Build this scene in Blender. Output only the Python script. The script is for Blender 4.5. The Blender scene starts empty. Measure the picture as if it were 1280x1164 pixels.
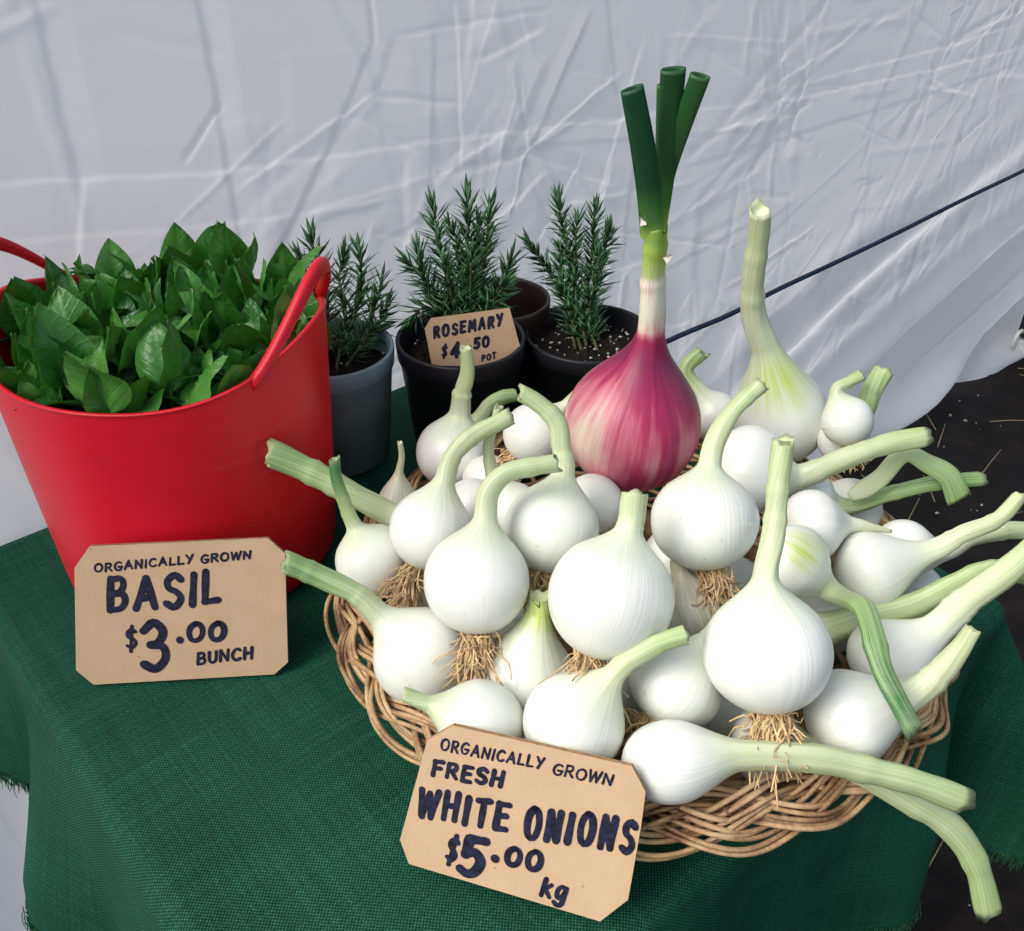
import bpy, math, random
import numpy as np
from mathutils import Vector, Matrix

# ------------------------------------------------------------------ camera, sky, sun
scene = bpy.context.scene
RES = (1280.0, 1164.0)
FOC = 1229.0                      # focal length in photograph pixels
PITCH = math.radians(35.0)
CAM_H = 0.55                      # metres above the table top (table top is z = 0)
cam_d = bpy.data.cameras.new('camera'); cam = bpy.data.objects.new('camera', cam_d)
scene.collection.objects.link(cam); scene.camera = cam
cam.location = (0, 0, CAM_H); cam.rotation_euler = (math.pi/2 - PITCH, 0, 0)
cam_d.sensor_fit = 'HORIZONTAL'; cam_d.sensor_width = 36.0
cam_d.lens = 36.0*FOC/RES[0]; cam_d.clip_start = 0.01; cam_d.clip_end = 400

SUN_DIR = Vector((-0.66, -0.30, 0.75)).normalized()      # towards the sun
world = bpy.data.worlds.new('World'); scene.world = world; world.use_nodes = True
wn = world.node_tree.nodes; wl = world.node_tree.links
sky = wn.new('ShaderNodeTexSky'); sky.sky_type = 'NISHITA'; sky.sun_disc = False
sky.sun_elevation = math.asin(SUN_DIR.z); sky.sun_rotation = math.atan2(SUN_DIR.x, SUN_DIR.y)
sky.air_density = 1.0; sky.dust_density = 3.5; sky.ozone_density = 1.0
wn['Background'].inputs['Strength'].default_value = 0.10
hs = wn.new('ShaderNodeHueSaturation'); hs.inputs['Saturation'].default_value = 0.62
wl.new(sky.outputs[0], hs.inputs['Color']); wl.new(hs.outputs[0], wn['Background'].inputs[0])
sun_d = bpy.data.lights.new('sun', 'SUN'); sun = bpy.data.objects.new('sun', sun_d)
scene.collection.objects.link(sun)
sun_d.energy = 1.5; sun_d.angle = math.radians(45); sun_d.color = (1.0, 0.96, 0.90)
sun.rotation_euler = SUN_DIR.to_track_quat('Z', 'Y').to_euler()
scene.view_settings.view_transform = 'Standard'; scene.view_settings.look = 'None'
scene.view_settings.gamma = 1.0; scene.view_settings.exposure = 1.02
scene.view_settings.use_curve_mapping = False
scene.cycles.max_bounces = 6; scene.cycles.diffuse_bounces = 3; scene.cycles.glossy_bounces = 2; scene.cycles.transmission_bounces = 3

# ------------------------------------------------------------------ survey: photograph to place
rng = random.Random(7); nr = np.random.default_rng(7)
CAM = np.array([0, 0, CAM_H])
AX_F = np.array([0, math.cos(PITCH), -math.sin(PITCH)]); AX_R = np.array([1., 0, 0])
AX_U = np.array([0, math.sin(PITCH), math.cos(PITCH)])
def ray(x, y): return AX_F + AX_R*(x-RES[0]/2)/FOC - AX_U*(y-RES[1]/2)/FOC
def at(x, y, t): return CAM + ray(x, y)*t
def on_z(x, y, z=0.0):
    d = ray(x, y); return CAM + d*((z-CAM_H)/d[2])
def on_plane(x, y, P, n):
    d = ray(x, y); return CAM + d*(np.dot(np.asarray(P)-CAM, n)/np.dot(d, n))
def proj(P):
    d = np.asarray(P)-CAM; w = d@AX_F
    return RES[0]/2+FOC*(d@AX_R)/w, RES[1]/2-FOC*(d@AX_U)/w, w
TH = math.radians(50)
TU = np.array([math.sin(TH), math.cos(TH), 0]); TV = np.array([-math.cos(TH), math.sin(TH), 0])   # along and across the table
GROUND = -0.72
def tuv(u, v, z=0.0): return TU*u + TV*v + np.array([0, 0, z])

# ------------------------------------------------------------------ helpers
COL = scene.collection
def tag(o, label=None, cat=None, group=None, kind=None):
    if label: o['label'] = label
    if cat: o['category'] = cat
    if group: o['group'] = group
    if kind: o['kind'] = kind
    return o
def link(name, me, mat=None, parent=None, smooth=True):
    if mat is not None: me.materials.append(mat)
    o = bpy.data.objects.new(name, me); COL.objects.link(o)
    if smooth: me.polygons.foreach_set('use_smooth', [True]*len(me.polygons))
    if parent is not None: set_parent(o, parent)
    return o
def set_parent(o, p):
    o.parent = p; o.matrix_parent_inverse = p.matrix_basis.inverted()
def empty(name, loc=(0, 0, 0)):
    o = bpy.data.objects.new(name, None); COL.objects.link(o); o.location = Vector([float(c) for c in loc])
    o.empty_display_size = 0.02
    return o
def mesh(name, V, F, attrs=None):
    me = bpy.data.meshes.new(name); me.from_pydata(np.asarray(V, dtype=float).tolist(), [], F)
    if attrs:
        for k, a in attrs.items():
            a = np.asarray(a, dtype=np.float32)
            if a.ndim == 2:
                at_ = me.attributes.new(k, 'FLOAT_VECTOR', 'POINT'); at_.data.foreach_set('vector', a.ravel())
            else:
                at_ = me.attributes.new(k, 'FLOAT', 'POINT'); at_.data.foreach_set('value', a)
    me.update(); return me
def grid_faces(nu, nv, wrap_u=False):
    F = []
    for j in range(nv-1):
        for i in range(nu if wrap_u else nu-1):
            a = j*nu+i; b = j*nu+(i+1) % nu
            F.append((a, b, b+nu, a+nu))
    return F
def catmull(P, n):
    """n samples through the points P, evenly spaced"""
    P = [np.asarray(p, float) for p in P]
    if len(P) == 2: return np.array([P[0]*(1-t)+P[1]*t for t in np.linspace(0, 1, n)])
    Q = [2*P[0]-P[1]] + P + [2*P[-1]-P[-2]]; out = []
    for i in range(1, len(Q)-2):
        p0, p1, p2, p3 = Q[i-1:i+3]
        for t in np.linspace(0, 1, 24, endpoint=False):
            out.append(.5*((2*p1)+(-p0+p2)*t+(2*p0-5*p1+4*p2-p3)*t*t+(-p0+3*p1-3*p2+p3)*t**3))
    out.append(P[-1]); out = np.array(out)
    L = np.r_[0, np.cumsum(np.linalg.norm(np.diff(out, axis=0), axis=1))]
    s = np.linspace(0, L[-1], n)
    return np.stack([np.interp(s, L, out[:, k]) for k in range(out.shape[1])], 1)
def frames(S):
    T = np.gradient(S, axis=0); T /= np.linalg.norm(T, axis=1)[:, None]+1e-12
    a = np.array([0, 0, 1.]) if abs(T[0][2]) < .9 else np.array([1., 0, 0])
    N = [np.cross(T[0], np.cross(a, T[0]))]; N[0] /= np.linalg.norm(N[0])
    for i in range(1, len(S)):
        n = N[-1]-T[i]*np.dot(N[-1], T[i]); N.append(n/np.linalg.norm(n))
    N = np.array(N); return T, N, np.cross(T, N)
def tube(S, rad, nseg=6, cap=True, closed=False):
    """tube of varying radius along the polyline S -> verts, faces"""
    S = np.asarray(S, float); rad = np.broadcast_to(rad, (len(S),))
    if closed:
        T = np.roll(S, -1, 0)-np.roll(S, 1, 0); T /= np.linalg.norm(T, axis=1)[:, None]
        up = np.array([0, 0, 1.]); N = up-T*(T@up)[:, None]; N /= np.linalg.norm(N, axis=1)[:, None]; B = np.cross(T, N)
    else: T, N, B = frames(S)
    an = np.linspace(0, 2*math.pi, nseg, endpoint=False)
    V = (S[:, None]+(N[:, None]*np.cos(an)[None, :, None]+B[:, None]*np.sin(an)[None, :, None])*rad[:, None, None]).reshape(-1, 3)
    F = grid_faces(nseg, len(S), True)
    if closed:
        m = (len(S)-1)*nseg
        F += [(m+i, m+(i+1) % nseg, (i+1) % nseg, i) for i in range(nseg)]
    elif cap:
        F.append(tuple(range(nseg-1, -1, -1))); F.append(tuple(range((len(S)-1)*nseg, len(S)*nseg)))
    return V, F
class MB:
    def __init__(s): s.V = []; s.F = []; s.n = 0; s.A = {}
    def add(s, V, F, **attrs):
        V = np.asarray(V); s.V.append(V); s.F += [tuple(i+s.n for i in f) for f in F]; s.n += len(V)
        for k, a in attrs.items(): s.A.setdefault(k, []).append(np.broadcast_to(np.asarray(a, float), (len(V),)))
    def box(s, c, size, ex=(1, 0, 0), ey=(0, 1, 0), ez=(0, 0, 1)):
        ex, ey, ez = map(np.asarray, (ex, ey, ez)); c = np.asarray(c)
        V = [c+ex*size[0]*i/2+ey*size[1]*j/2+ez*size[2]*k/2 for k in (-1, 1) for j in (-1, 1) for i in (-1, 1)]
        s.add(V, [(0, 2, 3, 1), (4, 5, 7, 6), (0, 1, 5, 4), (2, 6, 7, 3), (0, 4, 6, 2), (1, 3, 7, 5)])
    def build(s, name, mat, parent=None, smooth=True):
        at_ = {k: np.concatenate(a) for k, a in s.A.items()}
        return link(name, mesh(name, np.concatenate(s.V), s.F, at_), mat, parent, smooth)
def lathe(profile, nseg=48):
    """profile [(r,z)] -> verts, faces about the z axis"""
    an = np.linspace(0, 2*math.pi, nseg, endpoint=False); V = []
    for r, z in profile: V += [(r*math.cos(a), r*math.sin(a), z) for a in an]
    return np.array(V), grid_faces(nseg, len(profile), True)

# ------------------------------------------------------------------ materials
def new_mat(name, rough=.5, spec=.5, base=(.5, .5, .5)):
    m = bpy.data.materials.new(name); m.use_nodes = True
    b = m.node_tree.nodes['Principled BSDF']
    b.inputs['Base Color'].default_value = (*base, 1); b.inputs['Roughness'].default_value = rough
    b.inputs['Specular IOR Level'].default_value = spec
    return m, m.node_tree.nodes, m.node_tree.links, b
def N(nodes, t, **kw):
    n = nodes.new('ShaderNode'+t)
    for k, v in kw.items():
        if hasattr(n, k): setattr(n, k, v)
        else: n.inputs[k.replace('_', ' ')].default_value = v
    return n
def ramp(nodes, stops, interp='LINEAR'):
    r = nodes.new('ShaderNodeValToRGB'); r.color_ramp.interpolation = interp
    e = r.color_ramp.elements
    while len(e) < len(stops): e.new(.5)
    for el, (p, c) in zip(e, stops): el.position = p; el.color = (*c, 1)
    return r
def mathn(nodes, links, op, a, b=None, clamp=False):
    n = nodes.new('ShaderNodeMath'); n.operation = op; n.use_clamp = clamp
    for i, x in enumerate((a, b)):
        if x is None: continue
        if hasattr(x, 'is_linked'): links.new(x, n.inputs[i])
        else: n.inputs[i].default_value = x
    return n.outputs[0]
def mixc(nodes, links, f, a, b, mode='MIX'):
    n = nodes.new('ShaderNodeMix'); n.data_type = 'RGBA'; n.blend_type = mode
    for i, x in ((0, f), (6, a), (7, b)):
        if hasattr(x, 'is_linked'): links.new(x, n.inputs[i])
        elif i == 0: n.inputs[0].default_value = x
        else: n.inputs[i].default_value = (*x, 1)
    return n.outputs[2]
def bump(nodes, links, b, h, strength, dist=.001):
    n = nodes.new('ShaderNodeBump'); n.inputs['Strength'].default_value = strength; n.inputs['Distance'].default_value = dist
    links.new(h, n.inputs['Height']); links.new(n.outputs[0], b.inputs['Normal']); return n
def attr(nodes, name): n = nodes.new('ShaderNodeAttribute'); n.attribute_name = name; return n
def simple(name, base, rough=.5, spec=.5, var=.25, scale=40., bmp=0., bdist=.001):
    m, nd, lk, b = new_mat(name, rough, spec, base)
    tc = N(nd, 'TexCoord'); no = N(nd, 'TexNoise', Scale=scale, Detail=3.); lk.new(tc.outputs['Object'], no.inputs['Vector'])
    r = ramp(nd, [(.3, tuple(c*(1-var) for c in base)), (.7, tuple(min(1, c*(1+var)) for c in base))])
    lk.new(no.outputs[0], r.inputs[0]); lk.new(r.outputs[0], b.inputs['Base Color'])
    if bmp: bump(nd, lk, b, no.outputs[0], bmp, bdist)
    return m
def onion_material():
    m, nd, lk, b = new_mat('onion_skin', .32, .5)
    g = attr(nd, 'green'); ye = attr(nd, 'yellow'); fb = attr(nd, 'fibre'); di = attr(nd, 'dry')
    n1 = N(nd, 'TexNoise', Scale=1., Detail=2.); lk.new(fb.outputs['Vector'], n1.inputs['Vector'])
    sx = N(nd, 'VectorMath', operation='MULTIPLY'); sx.inputs[1].default_value = (3.2, 3.2, .7); lk.new(fb.outputs['Vector'], sx.inputs[0])
    n2 = N(nd, 'TexNoise', Scale=1., Detail=1.); lk.new(sx.outputs[0], n2.inputs['Vector'])
    st = mathn(nd, lk, 'SUBTRACT', n1.outputs[0], .5); st2 = mathn(nd, lk, 'SUBTRACT', n2.outputs[0], .5)
    st = mathn(nd, lk, 'ADD', st, mathn(nd, lk, 'MULTIPLY', st2, .7))
    amp = mathn(nd, lk, 'MULTIPLY', mathn(nd, lk, 'ADD', mathn(nd, lk, 'MULTIPLY', g.outputs['Fac'], .9), .05), st)
    gg = mathn(nd, lk, 'ADD', g.outputs['Fac'], amp, True)
    r = ramp(nd, [(0, (.80, .815, .77)), (.12, (.72, .77, .62)), (.32, (.54, .60, .36)), (.6, (.33, .46, .18)), (1, (.035, .15, .05))])
    lk.new(gg, r.inputs[0])
    yf = mathn(nd, lk, 'MULTIPLY', ye.outputs['Fac'], mathn(nd, lk, 'ADD', mathn(nd, lk, 'MULTIPLY', st, 2.2), .75), True)
    c = mixc(nd, lk, yf, r.outputs[0], (.50, .62, .10))
    tc = N(nd, 'TexCoord'); ob = N(nd, 'ObjectInfo'); ov = N(nd, 'VectorMath', operation='ADD'); lk.new(tc.outputs['Object'], ov.inputs[0]); lk.new(ob.outputs['Location'], ov.inputs[1])
    n3 = N(nd, 'TexNoise', Scale=34., Detail=4., Roughness=.65); lk.new(ov.outputs[0], n3.inputs['Vector'])
    sm = mathn(nd, lk, 'MULTIPLY', mathn(nd, lk, 'SUBTRACT', n3.outputs[0], .56), 3.2, True)
    c = mixc(nd, lk, mathn(nd, lk, 'MULTIPLY', sm, .38), c, (.64, .62, .46))
    n4 = N(nd, 'TexNoise', Scale=190., Detail=2.); lk.new(ov.outputs[0], n4.inputs['Vector'])
    sp = mathn(nd, lk, 'MULTIPLY', mathn(nd, lk, 'SUBTRACT', n4.outputs[0], .70), 8., True)
    c = mixc(nd, lk, mathn(nd, lk, 'MULTIPLY', sp, .5), c, (.34, .26, .16))
    df = mathn(nd, lk, 'MULTIPLY', di.outputs['Fac'], mathn(nd, lk, 'ADD', mathn(nd, lk, 'MULTIPLY', st, 2.0), .8), True)
    c = mixc(nd, lk, df, c, (.52, .46, .33))
    lk.new(c, b.inputs['Base Color'])
    bs = bump(nd, lk, b, st, .25, .0012)
    rr = mathn(nd, lk, 'ADD', mathn(nd, lk, 'MULTIPLY', g.outputs['Fac'], .25), .30); lk.new(rr, b.inputs['Roughness'])
    return m
def red_material():
    m, nd, lk, b = new_mat('red_onion_skin', .38, .4)
    g = attr(nd, 'green'); fb = attr(nd, 'fibre'); rd = attr(nd, 'red')
    n1 = N(nd, 'TexNoise', Scale=1.3, Detail=5., Roughness=.65); lk.new(fb.outputs['Vector'], n1.inputs['Vector'])
    st = mathn(nd, lk, 'SUBTRACT', n1.outputs[0], .5)
    lo = N(nd, 'VectorMath', operation='MULTIPLY'); lo.inputs[1].default_value = (.16, .16, 1.1); lk.new(fb.outputs['Vector'], lo.inputs[0])
    n2 = N(nd, 'TexNoise', Scale=1.6, Detail=3.); lk.new(lo.outputs[0], n2.inputs['Vector'])
    mot = mathn(nd, lk, 'MULTIPLY', mathn(nd, lk, 'SUBTRACT', n2.outputs[0], .5), 1.0)
    r = ramp(nd, [(0, (.78, .76, .60)), (.14, (.70, .55, .47)), (.36, (.58, .20, .25)), (.60, (.36, .025, .09)), (1, (.12, .006, .05))])
    lk.new(mathn(nd, lk, 'ADD', mathn(nd, lk, 'ADD', rd.outputs['Fac'], mot), mathn(nd, lk, 'MULTIPLY', st, .55), True), r.inputs[0])
    r2 = ramp(nd, [(0, (.74, .72, .50)), (.3, (.40, .56, .10)), (.55, (.07, .22, .035)), (1, (.009, .060, .024))])
    lk.new(mathn(nd, lk, 'ADD', g.outputs['Fac'], mathn(nd, lk, 'MULTIPLY', st, .3), True), r2.inputs[0])
    mx = mathn(nd, lk, 'MULTIPLY', g.outputs['Fac'], 6., True)
    lk.new(mixc(nd, lk, mx, r.outputs[0], r2.outputs[0]), b.inputs['Base Color'])
    bump(nd, lk, b, st, .3, .0012); return m
def reed_material():
    m, nd, lk, b = new_mat('willow_reed', .5, .4)
    tc = N(nd, 'TexCoord'); n1 = N(nd, 'TexNoise', Scale=38., Detail=2.); lk.new(tc.outputs['Object'], n1.inputs['Vector'])
    n2 = N(nd, 'TexNoise', Scale=400., Detail=1.); lk.new(tc.outputs['Object'], n2.inputs['Vector'])
    oi = N(nd, 'ObjectInfo')
    s = mathn(nd, lk, 'ADD', n1.outputs[0], mathn(nd, lk, 'MULTIPLY', mathn(nd, lk, 'SUBTRACT', oi.outputs['Random'], .5), .3))
    s = mathn(nd, lk, 'ADD', s, mathn(nd, lk, 'MULTIPLY', mathn(nd, lk, 'SUBTRACT', n2.outputs[0], .5), .3))
    r = ramp(nd, [(.25, (.13, .065, .028)), (.45, (.34, .21, .10)), (.62, (.50, .34, .17)), (.8, (.60, .45, .25))]); lk.new(s, r.inputs[0])
    lk.new(r.outputs[0], b.inputs['Base Color']); bump(nd, lk, b, n2.outputs[0], .3, .0006); return m
def cloth_material():
    m, nd, lk, b = new_mat('green_shade_cloth', .75, .12)
    uv = attr(nd, 'weave'); sep = N(nd, 'SeparateXYZ'); lk.new(uv.outputs['Vector'], sep.inputs[0])
    k = 2*math.pi/.0027
    a = mathn(nd, lk, 'SINE', mathn(nd, lk, 'MULTIPLY', sep.outputs[0], k)); c = mathn(nd, lk, 'SINE', mathn(nd, lk, 'MULTIPLY', sep.outputs[1], k))
    w = mathn(nd, lk, 'ADD', mathn(nd, lk, 'MULTIPLY', mathn(nd, lk, 'MULTIPLY', a, c), .5), .5)
    no = N(nd, 'TexNoise', Scale=9., Detail=5.); lk.new(uv.outputs['Vector'], no.inputs['Vector'])
    fine = N(nd, 'TexNoise', Scale=500., Detail=2.); lk.new(uv.outputs['Vector'], fine.inputs['Vector'])
    th = []
    for sc_ in ((420, 7, 1), (7, 420, 1)):                        # threads of uneven thickness and shade
        mp = N(nd, 'VectorMath', operation='MULTIPLY'); mp.inputs[1].default_value = sc_; lk.new(uv.outputs['Vector'], mp.inputs[0]); tn = N(nd, 'TexNoise', Scale=1., Detail=1.); lk.new(mp.outputs[0], tn.inputs['Vector']); th.append(tn.outputs[0])
    tt = mathn(nd, lk, 'SUBTRACT', mathn(nd, lk, 'ADD', th[0], th[1]), 1.)
    f = mathn(nd, lk, 'ADD', mathn(nd, lk, 'MULTIPLY', w, .62), mathn(nd, lk, 'MULTIPLY', fine.outputs[0], .45)); f = mathn(nd, lk, 'ADD', f, mathn(nd, lk, 'MULTIPLY', tt, .26))
    r = ramp(nd, [(.15, (.002, .016, .010)), (.5, (.006, .060, .034)), (.85, (.028, .155, .088)), (1, (.10, .30, .19))]); lk.new(f, r.inputs[0])
    r2 = ramp(nd, [(.3, (.75, .75, .75)), (.7, (1.1, 1.1, 1.1))]); lk.new(no.outputs[0], r2.inputs[0])
    lk.new(mixc(nd, lk, 1., r.outputs[0], r2.outputs[0], 'MULTIPLY'), b.inputs['Base Color'])
    bump(nd, lk, b, w, .6, .0008)
    return m
def tarp_material():
    m, nd, lk, b = new_mat('white_polythene', .38, .5, (.74, .755, .77))
    tc = N(nd, 'TexCoord')
    n1 = N(nd, 'TexNoise', Scale=3., Detail=2.); lk.new(tc.outputs['Object'], n1.inputs['Vector'])
    r = ramp(nd, [(.3, (.78, .80, .81)), (.7, (.86, .87, .875))]); lk.new(n1.outputs[0], r.inputs[0]); lk.new(r.outputs[0], b.inputs['Base Color'])
    n2 = N(nd, 'TexNoise', Scale=26., Detail=3., Distortion=1.2); lk.new(tc.outputs['Object'], n2.inputs['Vector'])
    vo = N(nd, 'TexVoronoi', Scale=15., feature='DISTANCE_TO_EDGE'); 
    di = N(nd, 'TexNoise', Scale=5., Detail=1.); lk.new(tc.outputs['Object'], di.inputs['Vector'])
    lk.new(mixc(nd, lk, .35, tc.outputs['Object'], di.outputs['Color']), vo.inputs['Vector'])
    h = mathn(nd, lk, 'ADD', mathn(nd, lk, 'MULTIPLY', n2.outputs[0], .5), mathn(nd, lk, 'MULTIPLY', mathn(nd, lk, 'MINIMUM', vo.outputs[0], .12), -1.2))
    bump(nd, lk, b, h, .20, .005)
    tr = N(nd, 'BsdfTranslucent', Color=(.88, .90, .92, 1)); mx = N(nd, 'MixShader', Fac=.5)
    lk.new(b.outputs[0], mx.inputs[1]); lk.new(tr.outputs[0], mx.inputs[2]); lk.new(mx.outputs[0], nd['Material Output'].inputs[0]); return m
def leaf_material():
    m, nd, lk, b = new_mat('basil_leaf', .30, .45)
    lv = attr(nd, 'leafuv'); oi = N(nd, 'ObjectInfo'); sep = N(nd, 'SeparateXYZ'); lk.new(lv.outputs['Vector'], sep.inputs[0])
    ax = mathn(nd, lk, 'ABSOLUTE', sep.outputs[0])
    vein = mathn(nd, lk, 'SINE', mathn(nd, lk, 'MULTIPLY', mathn(nd, lk, 'SUBTRACT', sep.outputs[1], mathn(nd, lk, 'MULTIPLY', ax, .9)), 48.))
    vein = mathn(nd, lk, 'POWER', mathn(nd, lk, 'ADD', mathn(nd, lk, 'MULTIPLY', vein, .5), .5), 9.)
    mid = mathn(nd, lk, 'LESS_THAN', ax, .018)
    vv = mathn(nd, lk, 'MAXIMUM', mathn(nd, lk, 'MULTIPLY', vein, .30), mathn(nd, lk, 'MULTIPLY', mid, .9))
    no = N(nd, 'TexNoise', Scale=9., Detail=4.); lk.new(lv.outputs['Vector'], no.inputs['Vector'])
    s = mathn(nd, lk, 'ADD', mathn(nd, lk, 'MULTIPLY', oi.outputs['Random'], .65), mathn(nd, lk, 'MULTIPLY', no.outputs[0], .4))
    r = ramp(nd, [(.1, (.016, .095, .018)), (.45, (.036, .175, .026)), (.75, (.085, .28, .042)), (1, (.19, .42, .08))]); lk.new(s, r.inputs[0])
    c = mixc(nd, lk, mathn(nd, lk, 'MULTIPLY', vv, .5), r.outputs[0], (.12, .26, .07)); lk.new(c, b.inputs['Base Color'])
    bump(nd, lk, b, mathn(nd, lk, 'SUBTRACT', no.outputs[0], vv), .5, .0015)
    tr = N(nd, 'BsdfTranslucent', Color=(.10, .28, .03, 1)); mx = N(nd, 'MixShader', Fac=.18)
    lk.new(b.outputs[0], mx.inputs[1]); lk.new(tr.outputs[0], mx.inputs[2]); lk.new(mx.outputs[0], nd['Material Output'].inputs[0]); return m
def card_material():
    m, nd, lk, b = new_mat('brown_cardboard', .8, .2)
    tc = N(nd, 'TexCoord'); n1 = N(nd, 'TexNoise', Scale=30., Detail=8., Roughness=.7); lk.new(tc.outputs['Object'], n1.inputs['Vector'])
    n2 = N(nd, 'TexNoise', Scale=700., Detail=2.); lk.new(tc.outputs['Object'], n2.inputs['Vector'])
    sp = N(nd, 'TexVoronoi', Scale=55.); lk.new(tc.outputs['Object'], sp.inputs['Vector'])
    spot = mathn(nd, lk, 'LESS_THAN', sp.outputs['Distance'], .055)
    r = ramp(nd, [(.3, (.50, .345, .205)), (.7, (.60, .425, .265))])
    lk.new(mathn(nd, lk, 'ADD', mathn(nd, lk, 'MULTIPLY', n1.outputs[0], .7), mathn(nd, lk, 'MULTIPLY', n2.outputs[0], .3)), r.inputs[0])
    lk.new(mixc(nd, lk, mathn(nd, lk, 'MULTIPLY', spot, .55), r.outputs[0], (.24, .15, .08)), b.inputs['Base Color'])
    wv = N(nd, 'TexWave', Scale=75., bands_direction='X'); lk.new(tc.outputs['Object'], wv.inputs['Vector'])
    bump(nd, lk, b, wv.outputs[0], .06, .0006); return m
def soil_material():
    m, nd, lk, b = new_mat('dark_soil', .9, .2)
    tc = N(nd, 'TexCoord'); n1 = N(nd, 'TexNoise', Scale=14., Detail=6., Roughness=.7); lk.new(tc.outputs['Object'], n1.inputs['Vector'])
    r = ramp(nd, [(.3, (.004, .0035, .0035)), (.6, (.014, .011, .010)), (.8, (.03, .024, .02))]); lk.new(n1.outputs[0], r.inputs[0])
    lk.new(r.outputs[0], b.inputs['Base Color']); bump(nd, lk, b, n1.outputs[0], .8, .02); return m
def tub_material():
    m, nd, lk, b = new_mat('red_tub_rubber', .42, .4)
    tc = N(nd, 'TexCoord'); n1 = N(nd, 'TexNoise', Scale=9., Detail=4.); lk.new(tc.outputs['Object'], n1.inputs['Vector'])
    mp = N(nd, 'Mapping'); mp.inputs['Scale'].default_value = (9, 9, 160); lk.new(tc.outputs['Object'], mp.inputs[0]); n2 = N(nd, 'TexNoise', Scale=1., Detail=3.); lk.new(mp.outputs[0], n2.inputs['Vector'])
    r = ramp(nd, [(.3, (.60, .006, .018)), (.7, (.72, .010, .024))]); lk.new(n1.outputs[0], r.inputs[0])
    sc_ = mathn(nd, lk, 'MULTIPLY', mathn(nd, lk, 'SUBTRACT', n2.outputs[0], .62), 5., True); n3 = N(nd, 'TexNoise', Scale=55., Detail=3.); lk.new(tc.outputs['Object'], n3.inputs['Vector'])
    du = mathn(nd, lk, 'MULTIPLY', mathn(nd, lk, 'SUBTRACT', n3.outputs[0], .64), 4., True)
    c = mixc(nd, lk, mathn(nd, lk, 'MULTIPLY', sc_, .18), r.outputs[0], (.70, .16, .15)); c = mixc(nd, lk, mathn(nd, lk, 'MULTIPLY', du, .30), c, (.16, .02, .02)); lk.new(c, b.inputs['Base Color'])
    lk.new(mathn(nd, lk, 'ADD', mathn(nd, lk, 'MULTIPLY', n1.outputs[0], .25), .30), b.inputs['Roughness']); bump(nd, lk, b, mathn(nd, lk, 'ADD', n2.outputs[0], n1.outputs[0]), .10, .001); return m
M = dict(onion=onion_material(), red=red_material(), reed=reed_material(), cloth=cloth_material(), tarp=tarp_material(),
         leaf=leaf_material(), card=card_material(), soil=soil_material(),
         root=simple('dry_root', (.60, .44, .23), .8, .2, .35, 150.),
         tub=tub_material(),
         ink=simple('navy_ink', (.013, .014, .036), .55, .3, .75, 260.),
         edge=simple('card_edge', (.33, .21, .11), .9, .1, .3, 300., .5),
         pot_black=simple('black_plastic', (.012, .012, .016), .45, .4, .25, 30.),
         pot_brown=simple('brown_plastic', (.035, .016, .014), .45, .4, .25, 30.),
         pot_grey=simple('grey_plastic', (.21, .28, .31), .5, .4, .12, 30.),
         mix=simple('potting_mix', (.018, .014, .011), .95, .1, .6, 220., .9, .004),
         perlite=simple('perlite', (.42, .43, .42), .9, .2, .3, 200.),
         needle=simple('rosemary_needle', (.055, .15, .055), .45, .5, .55, 60.),
         twig=simple('rosemary_stem', (.10, .11, .05), .8, .2, .4, 60.),
         basilstem=simple('basil_stem', (.12, .24, .06), .6, .3, .3, 60.),
         wood=simple('table_board', (.30, .20, .12), .7, .3, .25, 12.),
         steel=simple('table_leg_steel', (.25, .25, .26), .4, .5, .1, 30.),
         cord=simple('dark_blue_cord', (.03, .042, .075), .9, .1, .3, 300., .5),
         straw=simple('dry_straw', (.40, .30, .16), .8, .2, .3, 200.),
         stone=simple('pale_grit', (.30, .27, .24), .9, .2, .4, 90.),
         black=simple('black_strap', (.012, .013, .018), .6, .3, .2, 60.),
         white=simple('white_plastic', (.68, .68, .64), .5, .4, .1, 60.),
         fringe=simple('green_fringe', (.030, .13, .06), .8, .2, .6, 150.))

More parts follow.
